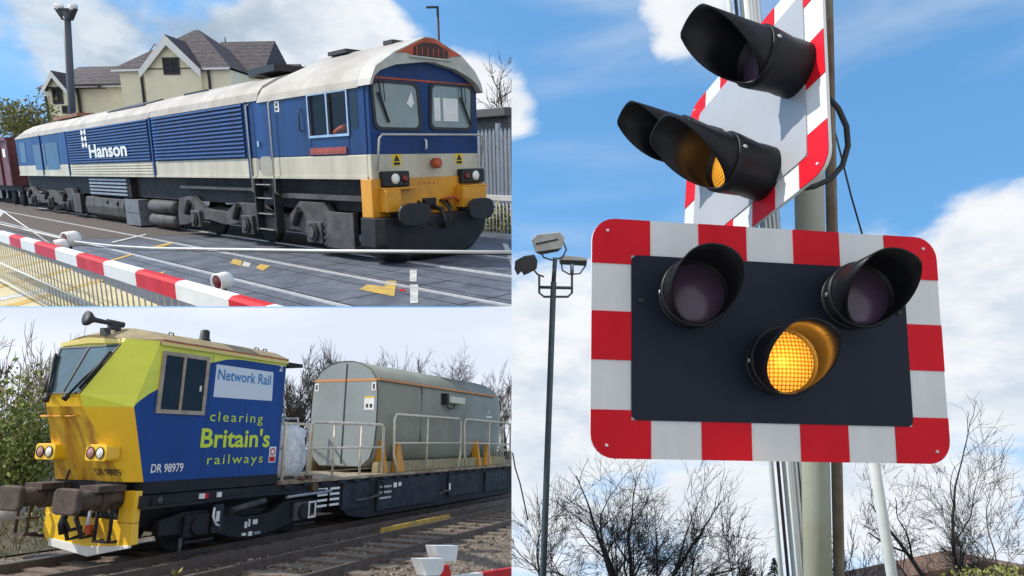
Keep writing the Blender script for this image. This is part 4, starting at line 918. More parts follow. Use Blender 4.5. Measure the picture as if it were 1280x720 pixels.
    m.prism([(x, W_-.18, z) for x, z in ((-.02, .86), (-.02, 1.06), (XE, 1.04), (XE, .10), (6.6, .10), (5.0, .74))], (0, .14, 0), M_sol); obj('underframe', m, t)
    m = MB(); m.box(6.95, 10.2, -.02, .04, .22, .98, mat('equipment_box', (.028, .033, .045), .6, var=.4, spec=.2)); m.box(10.9, 13.0, -.02, .04, .3, .95, MATS['equipment_box']); m.box(13.6, 15.6, -.02, .04, .25, .95, MATS['equipment_box']); m.box(5.5, 6.6, 0, .04, .35, .98, MATS['equipment_box']); islands('equipment_box', m, t, bevel=.02)
    m = MB(); rnd = random.Random(3)
    def bar(x, z, w_, h, mt=M_white): m.box(x, x+w_, -.026 if x > 6.9 else -.006, -.021 if x > 6.9 else -.001, z, z+h, mt)
    for k in range(4):
        for j in range(2): bar(4.55+j*.45+.05*k*0, .50+k*.12, .36, .05)
    for j in range(2):
        for k in range(3): bar(7.05, .5+k*.14, .55, .05)
    bar(7.7, .76, .16, .12); bar(7.95, .78, .14, .1)
    bar(10.9, .5, .1, .2)
    m2 = text_mb('2.1', M_white, (7.72, -.024, .42), (1, 0, 0), (0, 0, 1), .001, .001); 
    islands('data_panel', m, t)
    m = MB()
    for k in range(5):
        for j in range(3): m.box(9.2+k*.16, 9.3+k*.16, -.024, -.02, .72+j*.08, .76+j*.08, M_blk)
    for k in range(9): m.box(13.7+k*.2, 13.82+k*.2, -.024, -.02, .62, .86, M_blk)
    islands('vent_slot', m, t)
    m = MB(); m.tube([(0, -.02, .86), (1.2, -.02, .86), (2.0, -.02, .9), (3.4, -.02, .88), (4.8, -.02, .86)], .03, M_sol); m.tube([(3.5, -.03, .80), (5.0, -.03, .84)], .035, M_grey); m.tube([(6.0, -.02, .55), (6.5, -.05, .56), (7.0, -.03, .62)], .04, M_bog); m.tube([(10.2, -.04, .4), (10.6, -.06, .5), (10.9, -.04, .45)], .03, M_bog); m.cyl((4.4, -.06, .95), (4.4, .05, .95), .1, M_rust)
    m.tube([(7.0, -.04, 1.0), (7.15, -.06, .9), (7.15, -.06, .6)], .02, M_blk); islands('pipe', m, t)
    m = MB(); m.box(.2, .75, -.0, .03, .9, 1.04, M_sol); m.lathe((.35, -.0, .97), (0, -1, 0), [(0, .0), (0, .06), (.02, .05), (.03, 0)], M_bog, 12); m.box(1.2, 1.32, -.0, .03, .93, 1.02, M_white); m.box(1.33, 1.4, -.0, .03, .93, 1.02, M_red); m.box(1.62, 1.72, -.0, .03, .93, 1.02, M_white); islands('solebar_fitting', m, t)
    # bogie
    m = MB(); m.prism([(x, .12, z) for x, z in ((.5, .62), (1.0, .72), (1.9, .72), (2.4, .5), (3.2, .5), (3.6, .72), (4.5, .72), (4.9, .6), (4.9, .4), (4.2, .3), (3.3, .12), (2.7, .08), (2.2, .14), (1.7, .3), (.5, .36))], (0, .16, 0), M_sol)
    m.prism([(x, W_-.28, z) for x, z in ((.5, .62), (1.9, .72), (2.4, .5), (3.2, .5), (3.6, .72), (4.9, .6), (4.9, .4), (2.7, .08), (.5, .36))], (0, .16, 0), M_sol); m.box(.9, 4.6, .4, W_-.4, .35, .6, M_under); bg_ = obj('bogie', m, t, bevel=.015)
    m = MB(); m.cyl((2.0, .02, .66), (2.9, .02, .78), .06, M_bog); m.tube([(1.55, -.02, .75), (1.5, -.06, .6), (1.6, -.05, .45), (1.7, -.02, .42)], .022, M_white); m.box(1.62, 1.7, -.02, .04, .5, .68, M_white); m.box(1.55, 1.8, .0, .1, .3, .8, M_blk); m.tube([(.85, -.02, .0), (.85, -.02, .3)], .03, M_bog); m.tube([(.7, -.03, .0), (1.6, -.03, .0)], .02, M_under)
    obj('damper', m, bg_)
    m = MB(); m.box(2.5, 2.56, .1, .12, .28, .4, M_white); m.box(2.6, 2.64, .1, .12, .3, .44, M_white); m.box(2.72, 2.84, .1, .12, .33, .42, M_white); m.box(2.45, 2.55, .1, .12, .14, .19, M_white); m.box(2.62, 2.72, .1, .12, .12, .2, M_white); m.box(2.78, 2.95, .1, .12, .13, .18, M_grey); islands('bogie_marking', m, bg_)
    for xa in (1.25, 4.15):
        m = MB(); m.box(xa-.28, xa+.28, .04, .12, .28, .66, M_bog if xa > 2 else M_sol); m.cyl((xa, -.02, .46), (xa, .04, .46), .16, M_sol); m.tube([(xa-.28, .03, .2), (xa+.4, .03, .2)], .03, M_sol)
        if xa > 2:
            for a_, b_, c_, d_ in ((xa+.1, xa+.36, .3, .34), (xa+.1, xa+.36, .62, .66), (xa+.1, xa+.14, .34, .62), (xa+.32, xa+.36, .34, .62)): m.box(a_, b_, -.03, .0, c_, d_, M_white)
        obj('axle_box', m, bg_, bevel=.02)
        m = MB()
        for y in (.48, 1.78): m.lathe((xa, y, .43), (0, 1, 0), [(0, .1), (0, .36), (.02, .45), (.1, .44), (.13, .1)], M_under, 28)
        m.cyl((xa, .5, .43), (xa, 1.9, .43), .08, M_under); obj('wheelset', m, bg_)
    # deck
    m = MB(); m.box(RX+.02, XE, -.02, W_+.02, 1.06, 1.13, M_deckw)
    x = 3.4
    while x < 18: m.box(x, x+.25, -.05, -.02, 1.0, 1.07, M_under); x += .62
    obj('deck', m, t)
    # railings
    def rail(pts, posts, mid, r=.035):
        m = MB(); m.tube(pts, r, M_rl, 8)
        for x, y, z0, z1 in posts: m.tube([(x, y, z0), (x, y, z1)], r*.85, M_rl, 7)
        for a_, b_ in mid: m.tube([a_, b_], r*.75, M_rl, 7)
        obj('guard_rail', m, t)
    rail([(4.2, .05, 1.13), (4.2, .05, 2.3), (4.3, .05, 2.38), (7.1, .05, 2.38), (7.2, .05, 2.3), (7.2, .05, 1.13)], [(5.1, .05, 1.13, 2.36), (6.2, .05, 1.13, 2.36)], [((4.2, .05, 1.8), (7.2, .05, 1.8))])
    rail([(7.95, .05, 1.13), (7.75, .05, 1.6), (7.7, .05, 2.55), (7.8, .05, 2.68), (11.55, .05, 2.68), (11.72, .05, 2.6), (11.75, .05, 1.6), (11.6, .05, 1.13)], [(9.55, .05, 1.13, 2.66)], [((7.75, .05, 1.91), (11.75, .05, 1.91))])
    rail([(12.2, .05, 1.13), (12.05, .05, 1.6), (12.0, .05, 2.55), (12.1, .05, 2.68), (15.8, .05, 2.64), (15.95, .05, 2.55), (15.95, .05, 1.13)], [(14.0, .05, 1.13, 2.66)], [((12.0, .05, 1.91), (15.95, .05, 1.86))])
    rail([(3.45, .1, 1.13), (3.45, .1, 2.3), (3.5, .25, 2.38), (3.5, 2.1, 2.38), (3.5, 2.2, 1.13)], [(3.5, 1.2, 1.13, 2.36)], [((3.5, .1, 1.8), (3.5, 2.2, 1.8))])
    rail([(3.5, 2.2, 1.13), (3.5, 2.2, 2.38), (7.0, 2.2, 2.38), (7.0, 2.2, 1.13)], [(5, 2.2, 1.13, 2.36)], [((3.5, 2.2, 1.8), (7.0, 2.2, 1.8))])
    m = MB(); m.cyl((3.98, .02, 1.13), (3.98, .02, 1.2), .09, M_rust); m.box(4.15, 4.3, -.03, .1, 1.14, 1.22, M_rust); islands('deck_fitting', m, t)
unit()

def tank():
    t = thing(B, 'tank_module', 'long grey round topped water tank with an orange line standing on the wagon deck', 'tank', (11, 1.35, 1.13))
    x0, x1 = 7.25, 15.1; y0, y1 = .32, 2.5
    def prof(x, s=1.):
        c = (y0+y1)/2; hw = (y1-y0)/2; P = []
        for yy, z in ((-.62, 1.28), (-.86, 1.5), (-.97, 1.85), (-1, 2.3), (-1, 2.9), (-.99, 3.3), (-.93, 3.62), (-.78, 3.86), (-.5, 4.04), (-.2, 4.12), (.2, 4.12), (.5, 4.04), (.78, 3.86), (.93, 3.62), (.99, 3.3), (1, 2.9), (1, 2.3), (.97, 1.85), (.86, 1.5), (.62, 1.28)):
            P.append((x, c+yy*hw*s, 2.7+(z-2.7)*s))
        return P
    m = MB(); m.loft([prof(x0), prof(x1), prof(x1+.35, .985), prof(x1+.6, .94), prof(x1+.75, .86)], M_tank, sm=True, capm=M_tank)
    o = obj('shell', m, t)
    m = MB(); m.poly([(x0-.006, y, z) for _, y, z in prof(0, .985)], M_tankend); m.loft([[(x0-.012, y, z) for _, y, z in prof(0, 1.004)], [(x0+.02, y, z) for _, y, z in prof(0, 1.004)], [(x0+.02, y, z) for _, y, z in prof(0, .985)], [(x0-.012, y, z) for _, y, z in prof(0, .985)]], M_dark, caps=False)
    m.box(x0-.016, x0-.007, 1.36, 1.40, 1.35, 4.05, M_dark); obj('end_panel', m, t)
    m = MB(); m.box(x0+.02, x1, y0-.006, y0+.08, 3.58, 3.64, M_tline); m.box(x0-.014, x0-.008, y0+.05, y1-.05, 3.56, 3.62, M_tline); islands('orange_line', m, t)
    m = MB()
    for y in (y0+.14, y1-.14): m.box(x0-.013, x0-.008, y-.07, y+.07, 3.3, 3.52, M_white); m.box(x0-.016, x0-.013, y-.03, y+.03, 3.34, 3.48, M_dark)
    m.box(x0-.013, x0-.008, y0+.1, y0+.42, 2.78, 3.1, M_white); m.box(x0-.016, x0-.013, y0+.1, y0+.42, 3.1, 3.14, M_stick_y); m.box(x0-.016, x0-.013, y0+.16, y0+.24, 2.84, 2.94, M_dark); m.box(x0-.016, x0-.013, y0+.29, y0+.36, 2.84, 2.94, M_dark)
    islands('notice', m, t)
    m = MB(); m.box(11.0, 12.0, y0-.28, y0-.05, 3.16, 3.36, mat('lamp_cream', (.66, .63, .55), .5)); m.box(10.85, 11.0, y0-.2, y0+.02, 3.1, 3.45, M_blk); m.tube([(11.0, y0-.1, 3.1), (11.2, y0-.1, 2.98), (11.5, y0-.1, 3.0), (11.6, y0-.1, 3.16)], .02, M_blk); obj('work_lamp', m, t, bevel=.02)
    m = MB(); m.box(14.5, 14.56, y0-.008, y0-.002, 2.95, 3.1, M_white); m.box(14.3, 14.8, y0-.008, y0-.002, 2.8, 2.86, M_white); obj('small_label', m, t)
    m = MB(); m.box(9.6, 9.62, y0-.004, y0+.02, 1.9, 3.6, M_dark); obj('seam', m, t)
    m = MB(); m.box(7.3, 15.9, y0-.08, y0+.1, 1.14, 1.42, mat('base_beam', (.36, .30, .17), .7, var=.3)); m.box(7.3, 15.9, y1-.1, y1+.08, 1.14, 1.42, MATS['base_beam']); islands('base_beam', m, t)
    for x in (7.45, 13.4):
        m = MB()
        m.prism([(x, y0-.2, 1.14), (x, y0+.15, 1.14), (x, y0+.05, 1.98), (x, y0-.06, 1.98)], (.14, 0, 0), M_yel); m.prism([(x+.5, y0-.2, 1.14), (x+1.05, y0-.2, 1.14), (x+.72, y0-.2, 1.92), (x+.6, y0-.2, 1.92)], (0, .1, 0), M_yel); islands('cradle_bracket', m, t)
tank()

def bl_rest():
    for (x, y, z, r, l) in ((4.0, .75, 1.72, .55, 'crumpled white bulk bag on the deck just behind the blue cab'), (5.0, 1.6, 1.65, .5, 'smaller white bulk bag further along the deck beside the grey tank end')):
        m = MB(); rnd = random.Random(int(x*9)); hz = z-1.13; rings = []; sg = lambda q, e: math.copysign(abs(q)**e, q)
        for i in range(1, 10):
            th = math.pi*i/10; k_ = rnd.uniform(.95, 1.04)
            rings.append([Vector((x+sg(math.sin(th), .45)*sg(math.cos(a_), .5)*r*k_+rnd.gauss(0, .02), y+sg(math.sin(th), .45)*sg(math.sin(a_), .5)*r*.9*k_+rnd.gauss(0, .02), z+sg(math.cos(th), .6)*hz+rnd.gauss(0, .015))) for a_ in [2*math.pi*j/20 for j in range(20)]])
        m.loft(rings[::-1], M_bag, sm=True)
        for dx in (-.3, .3): m.tube([(x+dx, y-.3, z+hz*.8), (x+dx, y-.25, z+hz*1.25), (x+dx, y+.2, z+hz*1.25), (x+dx, y+.3, z+hz*.8)], .025, M_bag, 5)
        single(B, 'bulk_bag', m, l, 'bag', (x, y, 1.13), 'white bulk bags')
    m = MB()
    for k in range(9): m.tube([(16.2+k*.22, 1.2, 1.13), (16.2+k*.22, 1.2, 2.5)], .03, M_rl, 5)
    for z in (1.15, 1.8, 2.5): m.tube([(16.1, 1.2, z), (18.2, 1.2, z)], .04, M_rl, 5)
    m.box(16.1, 16.3, 1.0, 1.15, 1.9, 2.3, M_red)
    single(B, 'mesh_cage', m, 'pale metal mesh cage with a red box at the far end of the wagon deck', 'cage', (17, 1.2, 1.13))
    # ground
    m = MB(); P = [(-6, -9, -.16), (40, -9, -.16), (110, -9, -.16), (110, 70, -.16), (-60, 70, -.16), (-60, 14, -.16), (-14, -2, -.16)]
    Q = [Vector(p)+Vector((0, 0, -.5)) for p in P]; m.loft([Q, P], M_ball2); struct(B, 'ground', m)
    gb = mat('verge', (.12, .105, .055), .95, col2=(.06, .055, .03), vs=1.2, bump=.6, bs=8)
    m = MB(); m.poly([(-60, 3.4, -.13), (110, 3.4, -.13), (110, 69, -.13), (-60, 69, -.13)], gb); struct(B, 'verge', m)
    for yc, nm in ((1.15, 0), (-2.25, 1)):
        for dy in (-.75, .75):
            m = MB(); y = yc+dy; m.box(-30, 90, y-.035, y+.035, -.02, 0, M_rail2 if (not nm and dy > 0) else M_brown); m.box(-30, 90, y-.03, y+.03, -.14, -.02, M_brown); m.box(-30, 90, y-.07, y+.07, -.16, -.14, M_brown); struct(B, 'rail', m)
    m = MB(); x = -4
    while x < 26:
        for yc in (1.15, -2.25): m.box(x, x+.25, yc-1.3, yc+1.3, -.16, -.115, M_tieside)
        x += .68
    stuff(B, 'sleepers', m, 'worn brown sleepers half buried in ballast', 'sleepers')
    # conductor rail with yellow guard board
    m = MB(); m.box(-10, 90, -.73, -.66, -.1, .06, M_brown); struct(B, 'conductor_rail', m)
    m = MB(); xa = B.at(475, 672, 'Y', -1.05).x; xb = B.at(560, 652, 'Y', -1.05).x; m.box(xa, xb, -1.1, -1.05, -.12, .02, M_ymark)
    single(B, 'guard_board', m, 'yellow guard board along the conductor rail beneath the wagon', 'guard board', (6, -1, -.1))
    rnd = random.Random(5); m = MB()
    for i in range(6500):
        x = rnd.uniform(-3.5, 14)*(.5+.5*rnd.random()); y = rnd.uniform(-6.5, .2) if rnd.random() < .85 else rnd.uniform(1.9, 5); s_ = rnd.uniform(.018, .045)
        c = Vector((x, y, -.15+s_*.3)); P = [c+Vector((rnd.uniform(-1, 1), rnd.uniform(-1, 1), rnd.uniform(-.3, 1)))*s_ for _ in range(6)]
        o = len(m.v); m.v += P
        for f in ((0, 1, 2), (0, 2, 3), (0, 3, 1), (1, 4, 2), (2, 5, 3), (3, 4, 1)): m.face([o+k for k in f], M_stone)
    stuff(B, 'ballast_stones', m, 'loose brown ballast stones between the rails', 'ballast')
    # undergrowth left of the train
    m = MB(); rnd = random.Random(8)
    for k in range(26):
        p = Vector((rnd.uniform(-3, 9), rnd.uniform(4.2, 9), .1)); leaf_mass(m, p, (.6, .6, .45), 130, .06, M_lf, rnd)
    for i in range(900):
        p = Vector((rnd.uniform(-4, 8), rnd.uniform(3.2, 8), -.13)); q = p+Vector((rnd.gauss(0, .2), rnd.gauss(0, .2), rnd.uniform(.15, .55))); m.tube([p, q], .008, M_stick, 3, r1=.003, caps=False)
    stuff(B, 'undergrowth', m, 'dry brown grass and brambles beside the track at the left', 'undergrowth')
    m = MB(); rnd = random.Random(2); c = B.at(3, 638, 'Y', 3.6); m.blob((c.x, c.y, c.z), (.35, .3, .22), M_bag, 7, .12, rnd); single(B, 'plastic_sack', m, 'white plastic sack dumped beside the track at the far left', 'sack', (c.x, c.y, c.z-.2))
    # hedge and palisade fence at the left
    m = MB(); rnd = random.Random(6)
    for k in range(16):
        p = B.at(rnd.uniform(-12, 40), rnd.uniform(490, 590), 'Y', 9+rnd.uniform(-.5, 1.4)); leaf_mass(m, p, (1.0, .9, .9), 480, .075, M_lg, rnd)
    for k in range(8): 
        p = B.at(4+k*6, 600, 'Y', 9.4); m.tube([(p.x, p.y, -.1), (p.x+.1, p.y, p.z+.6)], .04, M_bark, 5)
    single(B, 'hedge_bush', m, 'dense green bush growing over the fence left of the yellow cab', 'bush', (B.at(25, 600, 'Y', 9).x, 9.2, -.1))
    m = MB(); a = B.at(-30, 600, 'Y', 10.6).x; t = thing(B, 'palisade_fence', 'pale steel palisade fence half hidden by the green bush left of the yellow cab', 'fence', (a, 10.7, -.13)); x = a
    while x < a+4.6:
        m.box(x, x+.1, 10.6, 10.63, -.1, 2.2, M_grey); x += .2
    obj('pales', m, t)
    m = MB(); m.box(a, a+4.6, 10.63, 10.68, .4, .48, M_grey); m.box(a, a+4.6, 10.63, 10.68, 1.5, 1.58, M_grey); obj('rail', m, t)
    # bare trees
    spots = [(12, 11.5, 384, 21, 'tall bare tree at the far left edge above the green bush'), (52, 12.5, 395, 22, 'slender bare tree between the left edge and the yellow cab'),
             (366, 24, 422, 23, 'bare tree right behind the rear of the blue cab'), (402, 28, 430, 24, 'thin bare tree just left of the grey tank'),
             (452, 30, 418, 25, 'bare tree rising above the left end of the grey tank roof'), (500, 26, 424, 31, 'low bare tree behind the middle of the grey tank'), (548, 28, 414, 26, 'broad bare tree with a round crown above the tank roof'), (612, 26, 440, 27, 'ivy clad bare tree past the right end of the grey tank')]
    spots += [(378, 33, 428, 61, 'slight bare tree just behind the corner of the blue cab roof'), (428, 34, 422, 62, 'narrow bare tree behind the top left of the grey tank'), (476, 33, 432, 63, 'low twiggy bare tree behind the tank left of its middle'),
              (524, 35, 428, 64, 'twiggy bare tree behind the tank right of its middle'), (578, 31, 428, 65, 'bare tree behind the far end of the grey tank roof'), (633, 34, 452, 66, 'last bare tree at the right edge beyond the mesh cage')]
    for px, Y, ptop, sd, lab in spots:
        b = B.at(px, 560, 'Y', Y); top = B.at(px, ptop, 'Y', Y); h = top.z+.2
        tr = tree(B, 'bare_tree', lab, (b.x, Y, -.15), h*(.98 if px != 548 else .95), sd, M_barkp, 'bare trees behind the maintenance train', levels=6, twig=.011 if Y < 15 else .019, trunk=.30 if px != 548 else .22, spread=.5 if px != 548 else .7, nchild=(3, 4), up=.35, r0=.10 if Y < 15 else .16)
        if px == 612:
            m = MB(); rnd = random.Random(1)
            for k in range(7): leaf_mass(m, (b.x-.2, Y, 1+k*.75), (.75, .6, .6), 150, .13, [M_lg[1], mat('ivy', (.03, .05, .018), .6)], rnd)
            obj('ivy', m, tr)
    m = MB(); rnd = random.Random(12)
    for k in range(46):
        p = Vector((8+k*1.7+rnd.uniform(-1, 1), 22+rnd.uniform(-2, 6), 0))
        for j in range(14):
            q = p+Vector((rnd.gauss(0, .9), rnd.gauss(0, .5), rnd.uniform(1.5, 5.2))); m.tube([p+Vector((rnd.gauss(0, .5), 0, -.1)), (p+q)/2+Vector((rnd.gauss(0, .2), 0, .3)), q], .035, M_bark, 3, r1=.012, caps=False)
        leaf_mass(m, p+Vector((0, 0, 1)), (1.2, .8, 1.0), 60, .12, M_lf, rnd)
    stuff(B, 'scrub', m, 'mass of leafless brown scrub behind the train', 'scrub')
    # lowered barrier tip in the near foreground with two lamps
    yb = -6.4; t0 = B.at(500, 740, 'Y', yb); t1 = B.at(660, 690, 'Y', yb)
    t = thing(B, 'crossing_barrier', 'red and white barrier arm tip with two white lamp housings at the bottom edge', 'barrier', (t0.x, yb, t0.z-.5))
    m = MB(); pts = [B.at(x, y, 'Y', yb) for x, y in ((500, 733), (548, 730), (560, 728), (600, 722), (680, 708))]
    for i, mt in ((0, M_white), (1, M_red), (2, M_white), (3, M_red)): m.loft([[p+Vector((0, dy, dz)) for dy, dz in ((-.04, -.06), (.04, -.06), (.04, .06), (-.04, .06))] for p in pts[i:i+2]], mt)
    obj('barrier_arm', m, t)
    z8 = lambda l: [(a/3.282+320, b/3.282+540) for a, b in l]
    for q, dy in (([(732, 466), (832, 466), (822, 530), (750, 532)], .12), ([(675, 520), (775, 518), (768, 588), (700, 590)], 0)):
        m = MB(); P = [B.at(x, y, 'Y', yb+dy) for x, y in z8(q)]; m.prism(P, (0, .12, 0), M_white); lp = obj('warning_lamp', m, t, bevel=.006)
        m = MB(); c = P[2].lerp(P[3], .5); m.tube([c+Vector((0, .05, 0)), c+Vector((0, .05, -.12))], .03, M_white); obj('bracket', m, lp)
    m = MB(); P = [B.at(x, y, 'Y', yb-.02) for x, y in z8([(762, 590), (790, 545), (800, 580), (800, 600)])]; m.prism(P, (0, .05, 0), M_red); obj('red_plate', m, t)
    m = MB(); rnd = random.Random(3); c = B.at(221, 720, 'Z', -.1)
    for k in range(14):
        a_ = rnd.uniform(0, 6.28); d = Vector((math.cos(a_), math.sin(a_), rnd.uniform(.5, 1.2)))*.11; s_ = Vector((-math.sin(a_), math.cos(a_), 0))*.025; m.poly([c, c+d*.6+s_, c+d, c+d*.6-s_], M_lf[1])
    single(B, 'weed', m, 'small pale green weed growing in the ballast at the bottom', 'weed', c)
    # the overcast sky of this view: a tall wall of sky far behind the trees
    sk = bpy.data.materials.new('overcast_sky'); sk.use_nodes = True; t_ = sk.node_tree; N_ = t_.nodes
    for n in list(N_): N_.remove(n)
    tc_ = N_.new('ShaderNodeTexCoord'); mp_ = N_.new('ShaderNodeMapping'); mp_.inputs['Scale'].default_value = (.012, .012, .045); n_ = N_.new('ShaderNodeTexNoise'); n_.inputs['Scale'].default_value = 1.; n_.inputs['Detail'].default_value = 7
    t_.links.new(tc_.outputs['Object'], mp_.inputs[0]); t_.links.new(mp_.outputs[0], n_.inputs['Vector'])
    r_ = N_.new('ShaderNodeValToRGB'); r_.color_ramp.elements[0].position = .38; r_.color_ramp.elements[1].position = .62
    r_.color_ramp.elements[0].color = (.50, .55, .64, 1); r_.color_ramp.elements[1].color = (.66, .68, .73, 1)
    t_.links.new(n_.outputs[0], r_.inputs[0]); e_ = N_.new('ShaderNodeEmission'); e_.inputs[1].default_value = 1.; t_.links.new(r_.outputs[0], e_.inputs[0]); o_ = N_.new('ShaderNodeOutputMaterial'); t_.links.new(e_.outputs[0], o_.inputs[0])
    m = MB()
    def pz(x, y, z): return B.z(x, y, z)
    zd = 150.
    P = [pz(640+EPS, 376, zd), pz(640+EPS, 800, zd), pz(-330, 800, zd), pz(-330, 376, zd)]
    m.poly(P, sk); aw = (B.R.transposed() @ Vector((0, 0, 1)))*.3
    m.poly([p+aw for p in P][::-1], M_white); struct(B, 'sky', m)
M_barkp = mat('pale_bark', (.25, .195, .155), .9, var=.3, vs=5)
M_stick = mat('dry_grass', (.24, .19, .10), .9, var=.4, vs=8)
bl_rest()
# ==================================================================  R  the crossing signal from below
M_pan = mat('signal_panel_black', (.009, .014, .028), .55, var=.15, vs=2, spec=.22)
M_hood = mat('hood_black', (.007, .008, .011), .42, var=.2, vs=5, spec=.28)
M_refw = mat('reflective_white', (.66, .67, .68), .5, col2=(.55, .56, .57), vs=3.5, streak=(1, 1, .3), spec=.15)
M_refr = mat('reflective_red', (.60, .010, .022), .45, var=.14, vs=3, spec=.12, streak=(1, 1, .3))
M_panw = mat('painted_glare_panel', (.36, .37, .40), .3, var=.08, vs=2, spec=.5)  # black panel given a pale base colour, painting in its sky glare
M_pole = mat('weathered_pole', (.40, .42, .38), .6, col2=(.30, .29, .22), vs=2.2, streak=(1, 1, .5), bump=.05)
M_poler = mat('rusty_pole_strip', (.22, .20, .14), .8, col2=(.13, .07, .04), vs=4)
M_conduit = mat('pale_conduit', (.52, .55, .55), .55, var=.15, vs=3)
def lens_amber(name, strength):
    m = bpy.data.materials.new(name); m.use_nodes = True; t = m.node_tree; b = t.nodes['Principled BSDF']
    tc = t.nodes.new('ShaderNodeTexCoord'); sep = t.nodes.new('ShaderNodeSeparateXYZ'); t.links.new(tc.outputs['UV'], sep.inputs[0])
    def mth(op, a, bb): 
        n = t.nodes.new('ShaderNodeMath'); n.operation = op
        for i, q in enumerate((a, bb)):
            if hasattr(q, 'links'): t.links.new(q, n.inputs[i])
            else: n.inputs[i].default_value = q
        return n.outputs[0]
    gx = mth('ABSOLUTE', mth('SINE', mth('MULTIPLY', sep.outputs[0], 24.), 0), 0); gy = mth('ABSOLUTE', mth('SINE', mth('MULTIPLY', sep.outputs[1], 24.), 0), 0)
    g = mth('POWER', mth('MULTIPLY', gx, gy), .55)
    r = t.nodes.new('ShaderNodeValToRGB'); r.color_ramp.elements[0].position = .15; r.color_ramp.elements[0].color = (.20, .035, .0, 1); r.color_ramp.elements[1].position = .95; r.color_ramp.elements[1].color = (1., .48, .05, 1)
    t.links.new(g, r.inputs[0]); b.inputs['Base Color'].default_value = (.06, .02, .001, 1); b.inputs['Specular IOR Level'].default_value = .1; t.links.new(r.outputs[0], b.inputs['Emission Color']); 
    ln_ = t.nodes.new('ShaderNodeVectorMath'); ln_.operation = 'LENGTH'; t.links.new(tc.outputs['UV'], ln_.inputs[0])
    mr = t.nodes.new('ShaderNodeMapRange'); mr.inputs[1].default_value = .1; mr.inputs[2].default_value = 1.; mr.inputs[3].default_value = strength*1.35; mr.inputs[4].default_value = strength*.72
    t.links.new(ln_.outputs['Value'], mr.inputs[0]); t.links.new(mr.outputs[0], b.inputs['Emission Strength']); b.inputs['Roughness'].default_value = .2
    return m
M_amb = lens_amber('lit_amber_lens', 1.15); M_amb2 = lens_amber('lit_amber_lens_far', .85)
M_off = mat('unlit_lens', (.075, .045, .08), .25, var=.2, vs=9, spec=.5)

